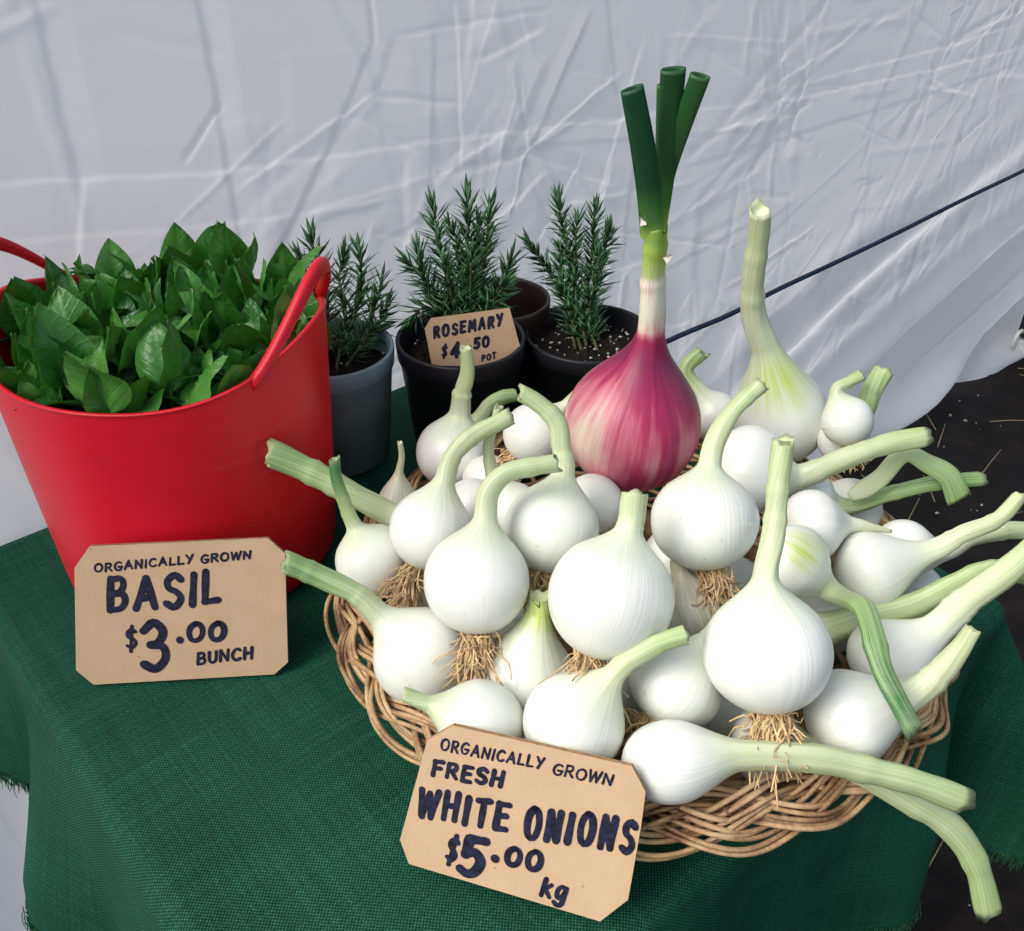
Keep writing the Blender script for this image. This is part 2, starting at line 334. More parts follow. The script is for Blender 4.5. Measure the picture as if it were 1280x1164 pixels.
# ------------------------------------------------------------------ ground
def ground():
    xs = np.unique(np.r_[np.linspace(-80, -3, 12), np.linspace(-3, 5, 161), np.linspace(5, 80, 12)])
    X, Y = np.meshgrid(xs, xs); Z = np.full_like(X, GROUND)
    near = np.exp(-((X-1)**2+(Y-2)**2)/9)
    for k in range(26):
        f = 3*1.13**k; a = rng.uniform(0, 6.28); Z += near*.05/f*np.sin(f*(X*math.cos(a)+Y*math.sin(a))+rng.uniform(0, 6))
    o = link('ground', mesh('ground', np.stack([X, Y, Z], -1).reshape(-1, 3), grid_faces(len(xs), len(xs))), M['soil'])
    tag(o, 'dark bare soil floor under the table and tent', None, None, 'structure'); return o
ground()
def grit():
    m = MB(); ms = MB()
    for i in range(900):
        x = rng.uniform(.3, 2.6); y = rng.uniform(.2, 3.0); s = rng.choice([.001, .0015, .002, .002, .003, .005])
        V = np.array([(1, 0, 0), (-1, 0, 0), (0, 1, 0), (0, -1, 0), (0, 0, 1), (0, 0, -1)], float)*s*nr.uniform(.6, 1.4, (6, 3))
        m.add(V+[x, y, GROUND+.002], [(0, 2, 4), (2, 1, 4), (1, 3, 4), (3, 0, 4), (2, 0, 5), (1, 2, 5), (3, 1, 5), (0, 3, 5)])
    for i in range(80):
        x = rng.uniform(.3, 2.4); y = rng.uniform(.3, 2.6); a = rng.uniform(0, 6.28); L = rng.uniform(.015, .07)
        p = np.array([x, y, GROUND+.012]); d = np.array([math.cos(a), math.sin(a), rng.uniform(-.05, .1)])*L
        ms.add(*tube([p-d, p+[0, 0, .003], p+d], .0009, 4))
    tag(m.build('grit', M['stone'], None, False), 'pale specks of grit scattered over the dark soil', 'grit', None, 'stuff')
    tag(ms.build('straw', M['straw']), 'thin dry straw bits strewn over the dark soil', 'straw', None, 'stuff')
grit()

# ------------------------------------------------------------------ tent wall
WALL_V = .93
def wall_uz(x, y):
    P = on_plane(x, y, TV*WALL_V, TV); return P@TU, P[2]
def tent_wall():
    us = np.unique(np.r_[np.linspace(-1.6, -.25, 40), np.linspace(-.25, 1.0, 520), np.linspace(1.0, 2.8, 330), np.linspace(2.8, 4.5, 40)])
    zs = np.unique(np.r_[np.linspace(GROUND-.004, -.2, 90), np.linspace(-.2, .5, 300), np.linspace(.5, 1.5, 30)])
    U, Z = np.meshgrid(us, zs); h = np.zeros_like(U)
    UW = U+.003*np.sin(5*Z+4*U)+.0007*np.sin(37*Z+11*U)+.0006*np.sin(123*Z-21*U); ZW = Z+.003*np.sin(4*U+3*Z+1)+.0007*np.sin(29*U-9*Z)+.0006*np.sin(111*U+15*Z)
    def crease(p, q, amp, w, step=0.):
        (u0, z0), (u1, z1) = p, q; L = math.hypot(u1-u0, z1-z0); d = ((u1-u0)/L, (z1-z0)/L)
        pad = .25*L+w*max(1, abs(step))+.02
        i0, i1 = np.searchsorted(us, [min(u0, u1)-pad, max(u0, u1)+pad]); j0, j1 = np.searchsorted(zs, [min(z0, z1)-pad, max(z0, z1)+pad])
        u_, z_ = UW[j0:j1, i0:i1], ZW[j0:j1, i0:i1]
        s = (u_-u0)*d[0]+(z_-z0)*d[1]; n = -(u_-u0)*d[1]+(z_-z0)*d[0]
        e = np.clip(np.minimum(s, L-s)/(.18*L)+.5, 0, 1)
        wa, wb = (w*step, w) if step > 0 else (w, -w*step) if step < 0 else (w, w)
        h[j0:j1, i0:i1] += amp*e*np.maximum(0, 1-np.where(n > 0, n/wa, -n/wb))
    px = wall_uz
    # packing folds, long and nearly level or upright
    folds = [((-30, 215), (280, 207), .004, .006, .004), ((280, 207), (640, 165), .004, .006, .004), ((640, 165), (1010, 118), .004, .007, .005), ((1010, 118), (1290, 60), .005, .009, .006),
             ((0, 287), (330, 268), .002, .006, .002), ((330, 268), (480, 245), .002, .006, .003), ((640, 185), (960, 160), -.004, .02, .003), ((840, 215), (1290, 82), .004, .02, -.005),
             ((30, -20), (92, 215), .006, .008, .006), ((92, 215), (86, 340), .003, .005, -.003), ((235, -20), (266, 130), .008, .008, .006), ((266, 130), (298, 310), .006, .008, .005),
             ((268, 130), (222, 195), .005, .006, 0), ((455, -10), (462, 55), .005, .006, 0), ((462, 55), (410, 180), .004, .007, .004), ((410, 180), (340, 320), .007, .010, .006),
             ((540, 40), (538, 235), .004, .004, .003), ((562, 10), (572, 220), .006, .005, -.004), ((972, -10), (972, 110), .005, .006, .004), ((972, 110), (1290, 30), .004, .008, .003),
             ((760, 0), (770, 130), .004, .006, .003), ((1075, 150), (1130, 185), .006, .007, 0), ((1150, 15), (1180, 45), .008, .007, 0), ((880, 60), (960, 110), .006, .008, .004),
             ((960, 110), (1065, 45), .006, .009, .004), ((965, 155), (1010, 180), .008, .009, 0), ((960, 150), (850, 270), .005, .012, .005), ((570, 215), (640, 260), .007, .006, .003),
             ((640, 130), (720, 190), .005, .008, .003), ((720, 215), (780, 330), .006, .01, .004), ((720, 200), (660, 320), .006, .01, -.004), ((690, 420), (860, 400), .006, .012, .003),
             ((600, 240), (480, 300), .005, .008, .004), ((465, 290), (560, 310), .004, .006, .003), ((395, 275), (475, 258), .004, .006, -.004), ((640, 245), (700, 300), .006, .006, .003),
             ((975, 435), (1180, 390), .005, .012, .004), ((1120, 310), (1150, 350), .009, .008, 0)]
    for x0, x1, a, w, st in folds: crease(px(*x0), px(*x1), math.copysign(.0008+.18*abs(a), a), .0055, (4.5 if st > 0 else -4.5) if st else 1)
    for i in range(900):
        u = rng.uniform(-.3, 2.7); z = rng.uniform(-.7, .55); L = rng.uniform(.04, .26)*(.7+.4*max(0, u)); a = rng.choice([rng.uniform(0, 6.28), rng.gauss(.15, .25), rng.gauss(1.5, .25)])
        if u < .65 and z > .22 and rng.random() < .6: continue
        amp = rng.choice([-1, 1])*rng.uniform(.0004, .0022)*(.6 if u < .6 else 1.1); w = rng.uniform(.004, .014)
        crease((u, z), (u+L*math.cos(a), z+L*math.sin(a)), amp, w, rng.choice([1, 1, 3, -3, 6, -6]))
    for (x, y, n, a) in ((655, 195, 9, .004), (970, 150, 10, .006), (540, 225, 8, .004), (1170, 100, 9, .006), (600, 300, 7, .004), (465, 120, 6, .003), (1010, 90, 8, .005)):
        u, z = px(x, y)
        for k in range(n):
            b = 6.28*k/n+rng.uniform(-.5, .5); L = rng.uniform(.04, .18)
            crease((u, z), (u+L*math.cos(b), z+L*math.sin(b)), a*rng.uniform(.2, .6)*rng.choice([-1, 1]), rng.uniform(.004, .01), rng.choice([1, 3, -3, 5]))
    # slow billow, and slack drawn towards the far foot
    h += .014*np.sin(2.3*U+1.5*Z+.4)+.007*np.sin(4.1*U-2.6*Z+2)+.003*np.sin(7.3*U+3*Z)
    low = np.clip((-.05-Z)/.6, 0, 1); d = (Z+.72)-.30*(U-1.8)
    far = np.clip((U-1.1)/.6, 0, 1)
    h += far*low*(.035*np.sin(26*d+1.0)+.020*np.sin(47*d+.6*U+2.))
    h += low*(1-far)*(.02*np.sin(19*U+7*Z)+.012*np.sin(33*U-11*Z+1))
    roll = np.exp(-((Z-(GROUND+.05))/.045)**2); h += roll*.055*np.clip((U-.6)/.5, 0, 1)
    V = WALL_V + .02*np.clip(-Z/.7, 0, 1) - h
    P = U[..., None]*TU + V[..., None]*TV; P[..., 2] = Z
    o = link('tarpaulin', mesh('tarpaulin', P.reshape(-1, 3), grid_faces(len(us), len(zs))), M['tarp'])
    tag(o, 'crinkled white plastic tarpaulin hung as the tent wall behind the table', 'tarpaulin')
    return us, zs, V
WUS, WZS, WVV = tent_wall()
def wall_v(u, z): return WVV[np.argmin(abs(WZS-z)), np.argmin(abs(WUS-u))]
def tent_cord():
    S = []
    for x, y in ((690, 474), (770, 441), (842, 410), (900, 388), (960, 359), (1040, 325), (1120, 290), (1200, 252), (1284, 212), (1340, 180)):
        u, z = wall_uz(x, y); S.append((u, z))
    S = catmull([np.array(s) for s in S], 60); P = []
    for u, z in S: P.append(tuv(u, min(wall_v(u+du, z+dz) for du in (-.02, 0, .02) for dz in (-.01, 0, .01))-.0058, z))
    P = np.array(P); w0 = P@TV
    sm = np.polyval(np.polyfit(np.arange(60), w0, 3), np.arange(60)); P += TV*(sm-w0-.012)[:, None]; P[1:-1] = (P[:-2]+P[1:-1]+P[2:])/3
    m = MB(); m.add(*tube(P, .0043, 7)); o = m.build('rope', M['cord'])
    tag(o, 'dark blue rope stretched slanting across the white tarpaulin', 'rope')
tent_cord()
def tent_clip():
    P = on_z(1279, 425, GROUND+.06); e = empty('ground_clamp', P)
    m = MB(); m.box(P+[.02, 0, .045], (.07, .05, .06), TU, TV); m.box(P+[.03, 0, .10], (.03, .03, .07), TU, TV); m.build('strap_block', M['black'], e, False)
    m = MB(); m.box(P+[.03, 0, -.01], (.10, .07, .035), TU, TV); m.build('foot_plate', M['white'], e, False)
    m = MB(); a = np.linspace(.2, 5.2, 18); c = P+np.array([-.025, -.02, .01])
    m.add(*tube([c+TU*.022*math.cos(t)+np.array([0, 0, .026*math.sin(t)]) for t in a], .005, 6)); m.build('hook', M['white'], e)
    tag(e, 'small black and white ground clamp at the far end of the tarpaulin', 'clamp')
tent_clip()

# ------------------------------------------------------------------ table and cloth
TU0, TU1, TV0, TV1 = .062, .68, .205, .79
def table():
    e = empty('folding_table', tuv((TU0+TU1)/2, (TV0+TV1)/2, GROUND))
    c = tuv((TU0+TU1)/2, (TV0+TV1)/2, -.022)
    m = MB(); m.box(c, (TU1-TU0-.012, TV1-TV0-.012, .03), TU, TV); m.build('table_top', M['wood'], e, False)
    for a in (TU0+.05, TU1-.05):
        for b in (TV0+.05, TV1-.05):
            m = MB(); m.add(*tube([tuv(a, b, GROUND), tuv(a, b, -.037)], .014, 10)); m.build('leg', M['steel'], e)
    tag(e, 'small square table under the green cloth carrying the whole display', 'table')
table()
HANG = dict(l=.215, r=.27, f=.29, b=.16)
def tablecloth():
    R = .016
    def axis(a0, a1, h0, h1, n):
        return np.unique(np.round(np.r_[np.linspace(a0-h0, a0-.05, n//3), np.linspace(a0-.05, a0+.04, 28), np.linspace(a0+.04, a1-.04, n), np.linspace(a1-.04, a1+.05, 28), np.linspace(a1+.05, a1+h1, n//3)], 5))
    us = axis(TU0, TU1, HANG['l'], HANG['r'], 90); vs = axis(TV0, TV1, HANG['f'], HANG['b'], 90)
    V = []; W = []
    for v in vs:
        for u in us:
            qu = min(max(u, TU0), TU1); qv = min(max(v, TV0), TV1); du, dv = u-qu, v-qv; L = math.hypot(du, dv)
            z = .0025*math.sin(9*u+4*v)*math.sin(7*v-3*u+1)*min(1, 8*min(u-TU0, TU1-u, v-TV0, TV1-v) if L == 0 else 0)
            if L == 0: V.append(tuv(qu, qv, z)); W.append((u, v, 0)); continue
            n = np.array([du, dv])/L
            if L < R*math.pi/2: out = R*math.sin(L/R); z = -R*(1-math.cos(L/R)); drop = 0
            else: drop = L-R*math.pi/2; out = R; z = -R-drop
            corner = 2*abs(n[0]*n[1])                              # 1 on the diagonal
            s = qu if abs(n[1]) > abs(n[0]) else qv
            # gathered folds in the hanging sides; the stiff corners flare out
            ph = math.atan2(n[1], n[0])
            fold = .020*math.sin(23*s+1.1)+.012*math.sin(41*s+2.4)
            out += drop*((.17 if n[0] < -.9 else .06)+(.42 if n[0] > 0 else .22)*corner*(1+.25*math.cos(6*ph))) + fold*min(1, drop/.15)*(1-corner)
            z += drop*.10*corner
            V.append(tuv(qu, qv, z)+(TU*n[0]+TV*n[1])*out); W.append((u, v, 0))
    me = mesh('tablecloth', V, grid_faces(len(us), len(vs)), dict(weave=np.array(W)))
    o = link('tablecloth', me, M['cloth'])
    tag(o, 'green woven shade cloth with a frayed hem draped over the table', 'tablecloth')
    V = np.array(V).reshape(len(vs), len(us), 3)
    m = MB()
    for line in (V[:, 0], V[0, :], V[:, -1], V[-1, :]):
        S = catmull(list(line[::4])+[line[-1]], 700)
        for p in S:
            for k in range(3):
                q = p+nr.normal(0, .0012, 3); L = rng.uniform(.004, .016); d = np.array([rng.gauss(0, .22), rng.gauss(0, .22), -1])*L
                m.add(*tube([q+[0, 0, .004], q+d*.5+nr.normal(0, .0012, 3), q+d], [.00045, .0004, .0002], 3, False))
    f = m.build('fringe', M['fringe'], o); f['kind'] = 'stuff'
tablecloth()

# ------------------------------------------------------------------ wicker basket
BC = np.array([.094, .556, 0.004]); 
def basket():
    e = empty('wicker_basket', BC)
    tag(e, 'round shallow wicker basket with a plaited rim heaped with onions', 'basket')
    RR, RZ = .212, .056
    w = np.array([.80, -.60]); nrm = np.array([.60, .80])        # band lies tilted outward: across, and off its face, in (r, z)
    th = np.linspace(0, 2*math.pi, 520, endpoint=False)
    for k in range(3):
        for j in range(6):
            wav = 8; ps = wav*th+2*math.pi*k/3
            jit = .0011*np.sin(5*th+j*2+k)+.0008*np.sin(11*th+3*j+k)
            a = .0118*np.sin(ps)+(j-2.5)*.0032*(1+.12*np.sin(3*th+k+j))+jit
            b = .0052*np.sin(2*ps+.3)+.0012*np.sin(7*th+j*1.7)+jit
            r = RR+w[0]*a+nrm[0]*b; z = RZ+w[1]*a+nrm[1]*b
            S = np.stack([BC[0]+r*np.cos(th), BC[1]+r*np.sin(th), BC[2]+z], 1)
            m = MB(); m.add(*tube(S, .0016+.00015*np.sin(3*th+j), 7, closed=True)); m.build('rim_reed', M['reed'], e)
    NS = 44
    prof = lambda z: .150+.058*(z/.058)**.8
    sm = MB(); zz = np.linspace(.0, .062, 8); sm.add(*tube([(prof(z), 0, z) for z in zz], .0024, 6)); sme = None
    for i in range(NS):
        if sme is None: o = sm.build('stake', M['reed'], None); sme = o.data
        else: o = bpy.data.objects.new('stake', sme); COL.objects.link(o)
        o.location = Vector(BC); o.rotation_euler = (0, 0, 2*math.pi*i/NS)
        bpy.context.view_layer.update() if False else None
        o.parent = e; o.matrix_parent_inverse = e.matrix_basis.inverted()
    th = np.linspace(0, 2*math.pi, NS*5, endpoint=False)
    for i in range(13):
        z = .004+i*.0042; r = prof(z)+.0032*np.cos(NS/2*th+math.pi*(i % 2))
        S = np.stack([BC[0]+r*np.cos(th), BC[1]+r*np.sin(th), BC[2]+z+.0006*np.sin(9*th+i)], 1)
        m = MB(); m.add(*tube(S, .0022, 5, closed=True)); m.build('weaver', M['reed'], e)
    V, F = lathe([(0.001, .004), (.152, .004), (.154, .0), (.001, -.002)], 60); m = MB(); m.add(V+BC, F); m.build('base', M['reed'], e)
basket()

# ------------------------------------------------------------------ onions
# c, r: bulb centre and radius; base: root end; stem: neck, then points along the stalk (x, y, extra depth in m)
# all as surveyed in photograph pixels; the depth comes from the heap's dome and from the bulbs pushing each other apart
G_ON = 'white onions heaped in the basket'
ONIONS = [
 dict(k='A', c=(466, 700), r=47, base=(492, 738), stem=[(443, 657), (430, 628), (421, 598), (418, 574)], rs=10, re=9, g=(.2, .95), lab='white onion at the left rim of the basket, its dark green stalk against the tub'),
 dict(k='B', c=(530, 672), r=38, base=(565, 690), dz=.05, stem=[(482, 640), (430, 612), (385, 588), (336, 566)], rs=14, re=17, g=(.25, .62), lab='white onion whose thick cut stalk reaches far left over the red tub'),
 dict(k='C', c=(538, 662), r=52, base=(521, 716), dz=-.02, stem=[(556, 600), (570, 564), (602, 538), (638, 520)], rs=13, re=11, g=(.2, .36), roots=(60, 46), rdir=(-.6, .5), lab='white onion left of centre, pale stalk arched right, straw roots at lower left'),
 dict(k='D', c=(596, 727), r=67, base=(597, 795), dz=-.03, stem=[(607, 648), (610, 618), (632, 592), (664, 584), (698, 579)], rs=14, re=13, g=(.2, .36), roots=(80, 52), rdir=(-.1, 1), lab='large white onion left of centre, stalk bent sharply right above it'),
 dict(k='E', ta=0.45, c=(528, 820), r=62, base=(580, 850), stem=[(474, 768), (446, 743), (404, 722), (358, 703)], rs=15, re=15, g=(.14, .70), lab='white onion at the front left rim, stalk pointing left behind the price card'),
 dict(k='F', zc=0.098, ta=0.55, c=(566, 566), r=46, base=(568, 610), dz=.02, stem=[(575, 516), (577, 492, -.004), (584, 466, -.008), (583, 434, -.012)], rs=12, re=7, g=(.2, .38), pink=.1, lab='white onion in front of the black pot with an upright tapering stalk'),
 dict(k='G', up=.9, zc=0.082, ta=0.40, c=(497, 626), r=24, base=(492, 650), dz=.03, stem=[(499, 592), (502, 572), (500, 553)], rs=6, re=4, g=(.15, .3), dry=.6, lab='smallest white onion at the back left with a withered dry tip'),
 dict(k='H', zc=0.130, ta=0.50, c=(668, 543), r=40, base=(640, 571), dz=.015, stem=[(705, 508), (725, 490)], rs=9, re=8, g=(.15, .3), roots=(50, 22), rdir=(-.5, .8), lab='white onion tucked left behind the red onion with orange brown roots'),
 dict(k='I', c=(690, 660), r=59, base=(673, 714), stem=[(704, 592), (703, 560), (694, 526), (672, 503), (648, 492)], rs=13, re=11, g=(.2, .40), roots=(70, 34), rdir=(0, 1), lab='white onion below left of the red onion, hooked stalk curving left'),
 dict(k='J', c=(640, 640), r=38, base=(668, 668), dz=.035, stem=[(616, 592), (611, 555), (618, 530), (624, 508)], rs=9, re=7, g=(.2, .38), lab='half hidden white onion with a thin twisted upright stalk, behind the bent stalk'),
 dict(k='L', zc=0.085, c=(566, 556), r=34, base=(545, 585), dz=.07, stem=[(598, 524), (612, 505), (630, 496), (647, 494)], rs=9, re=8, g=(.3, .6), lab='hidden white onion showing only a green stalk before the black pot'),
 dict(k='N', c=(763, 747), r=80, base=(738, 822), dz=-.03, stem=[(786, 662), (790, 640), (793, 618)], rs=16, re=16, g=(.14, .32), roots=(90, 44), rdir=(-.1, 1), lab='largest round white onion at the centre of the heap with a short stub'),
 dict(k='O', c=(881, 651), r=68, base=(889, 712), dz=-.01, stem=[(887, 580), (895, 548), (917, 513), (951, 481)], rs=13, re=12, g=(.18, .40), roots=(80, 40), rdir=(.1, 1), lab='white onion right of the red onion, its stalk leaning to the right'),
 dict(k='P', c=(959, 815), r=79, base=(962, 890), dz=-.03, stem=[(957, 722), (965, 676), (973, 608), (978, 550)], rs=16, re=13, g=(.16, .36), roots=(110, 46), rdir=(0, 1), lab='big white onion at the front right with a long straight upright stalk'),
 dict(k='Q', up=.9, flat=.95, zc=0.118, ta=0.45, c=(974, 521), r=61, base=(974, 575), dz=.01, stem=[(958, 438), (944, 398), (942, 350), (946, 300), (949, 265)], rs=17, re=15, g=(.10, .28), patch=(972, 478, 46), lab='white onion at the back with the tallest pale stalk and a yellow green shoulder'),
 dict(k='R', zc=0.105, c=(893, 520), r=31, base=(915, 545), dz=.05, stem=[(866, 480), (858, 460), (878, 440)], rs=9, re=9, g=(.3, .6), lab='white onion peeping out between the red onion and the tall stalked one'),
 dict(k='S', ta=0.40, c=(935, 588), r=56, base=(890, 580), dz=.02, stem=[(1000, 596), (1063, 569), (1112, 555), (1158, 545)], rs=15, re=12, g=(.16, .42), dd=-.01, lab='white onion behind the upright stalk, its own stalk pointing out to the right'),
 dict(k='T', ta=0.35, c=(1014, 657), r=46, base=(974, 655), stem=[(1066, 656), (1092, 660), (1114, 664)], rs=9, re=2, g=(.08, .22), dry=.5, lab='white onion lying on its side, tapering to a papery dry tip at right'),
 dict(k='U', zc=0.128, ta=0.50, c=(1059, 527), r=32, base=(1062, 558), dz=.03, stem=[(1046, 490), (1060, 478), (1077, 469)], rs=9, re=9, g=(.25, .42), roots=(40, 18), rdir=(.3, 1), lab='small white onion at the back right edge with a short thick stub'),
 dict(k='V', zc=0.105, c=(1055, 552), r=32, base=(1030, 590), dz=.08, stem=[(1080, 513), (1091, 486), (1105, 464)], rs=12, re=12, g=(.5, .45), lab='hidden white onion at the back right showing a hollow green stalk'),
 dict(k='X', c=(1008, 622), r=34, base=(975, 630), dz=.05, stem=[(1056, 634), (1110, 618), (1160, 606), (1228, 598)], rs=12, re=10, g=(.42, .72), leaves=[((1062, 622), (1098, 600), (1130, 568), (1160, 580), (1186, 596), (1199, 624))], lab='hidden white onion with a bright green stalk and a leaf folded over it'),
 dict(k='Y', ta=0.35, c=(1086, 713), r=50, base=(1044, 720), stem=[(1160, 690), (1194, 673), (1232, 655), (1258, 640), (1277, 620)], rs=13, re=8, g=(.12, .36), dry=.25, lab='white onion at the right with a long stalk ending in a twisted leaf'),
 dict(k='Z', zc=0.098, ta=0.35, c=(1128, 688), r=38, base=(1085, 690), dz=.035, stem=[(1182, 690), (1215, 672), (1250, 664), (1290, 664)], rs=11, re=11, g=(.05, .36), lab='white onion behind the twisted leaf, its straight stalk leaving the picture'),
 dict(k='AA', up=0, ta=0.40, c=(990, 700), r=46, base=(958, 672), dz=.015, stem=[(1036, 738), (1072, 758, -.03), (1088, 786, -.055), (1106, 842, -.075), (1143, 914, -.085)], rs=15, re=14, g=(.22, .95), patch=(1006, 688, 30), lab='white onion with a yellow green shoulder, its green leaf flopped down to the rim'),
 dict(k='BB', ta=0.30, c=(985, 800), r=38, base=(950, 810), dz=.055, stem=[(1040, 784), (1080, 772), (1142, 758), (1196, 730), (1240, 712), (1290, 722)], rs=19, re=12, g=(.35, .42), dd=0, lab='hidden white onion with a broad flat green stalk running to the right'),
 dict(k='CC', ta=0.30, c=(1108, 826), r=54, base=(1070, 850), stem=[(1168, 788), (1204, 756), (1246, 722), (1300, 676)], rs=19, re=15, g=(.06, .42), lab='white onion at the right rim with a thick pale stalk rising out of the picture'),
 dict(k='DD', ta=0.35, c=(1058, 897), r=62, base=(1010, 915), dz=-.01, stem=[(1138, 868), (1172, 842), (1200, 812), (1218, 786)], rs=19, re=10, g=(.14, .36), dry=.2, lab='white onion at the front right rim with a broad stalk ending ragged'),
 dict(k='EE', ta=0.25, c=(838, 952), r=52, base=(777, 945), dz=-.02, stem=[(924, 944), (975, 946), (1044, 952), (1126, 974), (1203, 998)], rs=19, re=17, g=(.24, .40), asp=1.2, lab='long white onion at the front rim, thick stalk lying right across the rim'),
 dict(k='FF', ta=0.40, c=(955, 930), r=50, base=(915, 925), dz=.035, stem=[(1010, 938, -.02), (1070, 960, -.035), (1130, 996, -.04), (1187, 1032, -.04), (1220, 1082, -.04), (1237, 1140, -.04)], rs=17, re=16, g=(.20, .48), lab='white onion under the front roots, its stalk drooping over the table edge'),
 dict(k='GG', ta=0.50, c=(843, 857), r=61, base=(813, 897), dz=.005, stem=[(885, 800), (900, 780)], rs=13, re=12, g=(.1, .3), roots=(60, 34), rdir=(-.8, .5), lab='white onion between the largest one and the big front right one'),
 dict(k='HH', ta=0.45, c=(717, 903), r=65, base=(690, 950), dz=-.015, stem=[(768, 842), (785, 826), (815, 808), (857, 793)], rs=13, re=12, g=(.22, .48), lab='white onion above the onion price card, short stalk bent to the right'),
 dict(k='II', ta=0.66, c=(655, 850), r=64, base=(648, 912), dz=.01, stem=[(672, 768), (674, 745)], rs=15, re=14, g=(.2, .4), patch=(672, 772, 24), lab='white onion behind the price card, its neck hidden under hanging roots'),
 dict(k='JJ', ta=0.30, c=(600, 902), r=52, base=(655, 912), dz=-.005, stem=[(536, 880), (505, 868)], rs=12, re=9, g=(.3, .4), asp=1.25, lab='white onion lying along the front left rim with its neck to the left'),
 dict(k='KK', c=(868, 762), r=50, base=(880, 800), dz=.045, stem=[(850, 715), (846, 700)], rs=12, re=10, g=(.1, .2), dry=.8, roots=(60, 30), rdir=(.2, 1), lab='dusty papery skinned onion in the gap under the central roots'),
 dict(k='MM', c=(522, 756), r=34, base=(540, 780), dz=.04, stem=[(498, 730), (490, 722)], rs=9, re=8, g=(.1, .2), dry=.6, lab='papery skinned onion in the left gap under tangled roots'),
] + [dict(k='fill', c=(x, y), r=r, base=(x, y+r), dz=dz, stem=[(x, y-10, r/FOC*.85), (x, y-12, r/FOC*1.2)], rs=10, re=9, g=(.1, .3), lab='white onion '+lab)
  for x, y, r, dz, lab in ((742, 630, 38, .06, 'tucked right under the left side of the red onion'), (850, 700, 46, .07, 'showing a sliver just right of the largest onion'), (765, 860, 48, .05, 'peeping out above the bent stalk over the price card'),
     (915, 740, 46, .08, 'seen just left of the long upright front stalk'), (900, 880, 46, .05, 'in the gap left of the big front right onion'), (1040, 770, 46, .06, 'under the flopped green leaf, mostly covered'),
     (590, 640, 42, .06, 'wedged between two arched stalks left of centre'), (1060, 640, 42, .07, 'behind the one with the papery dry tip'), (1140, 740, 38, .02, 'under the broad flat stalk at the right rim'),
     (640, 770, 44, .08, 'deep in the gap right of the bent stalk onion'), (612, 602, 34, .05, 'low behind the thin twisted stalk'))] + [
 dict(k='RED', up=1.0, ta=0.55, c=(791, 530), r=86, base=(777, 613), dz=-.02, stem=[(812, 424), (816, 385), (818, 330), (819, 284)], rs=20, re=18, g=(0, .3), lab='tall red onion standing on the heap with cut dark green leaves'),
]
def dome_depth(o):
    if 'zc' in o: return (o['zc']-CAM_H)/ray(*o['c'])[2]-o.get('dz', 0)
    d = ray(*o['c']); lo, hi = .3, 1.4
    def f(t):
        P = CAM+d*t; rho = math.hypot(P[0]-BC[0], P[1]-BC[1]); lo_ = .064+.020*min(1, max(0, (P[1]-BC[1]+.12)/.2)); zt = lo_+(.160-lo_)*(1-min(1.0, (rho/.20)**2))
        return P[2]-zt
    t = lo
    while t < hi and f(t) > 0: t += .002
    return t
def relax():
    n = len(ONIONS); D = np.array([ray(*o['c']) for o in ONIONS]); rp = np.array([o['r'] for o in ONIONS])/FOC
    t0 = np.array([dome_depth(o)+o.get('dz', 0) for o in ONIONS]); t = t0.copy()
    sg = np.sign(t0[None, :]-t0[:, None]+1e-9*(np.arange(n)[None, :]-np.arange(n)[:, None])); off = 1-np.eye(n)
    for it in range(700):
        P = CAM+D*t[:, None]; R = rp*t
        ov = np.clip(.97*(R[:, None]+R[None])-np.linalg.norm(P[:, None]-P[None], axis=2), 0, 1)*off
        dt = -(sg*ov).sum(1)*.22
        low = (.010+R*.93)-P[:, 2]; dt -= np.clip(low, 0, 1)*.5
        t += dt-(t-t0)*.012
    return CAM+D*t[:, None], rp*t, t
OP, OR, OT = relax()

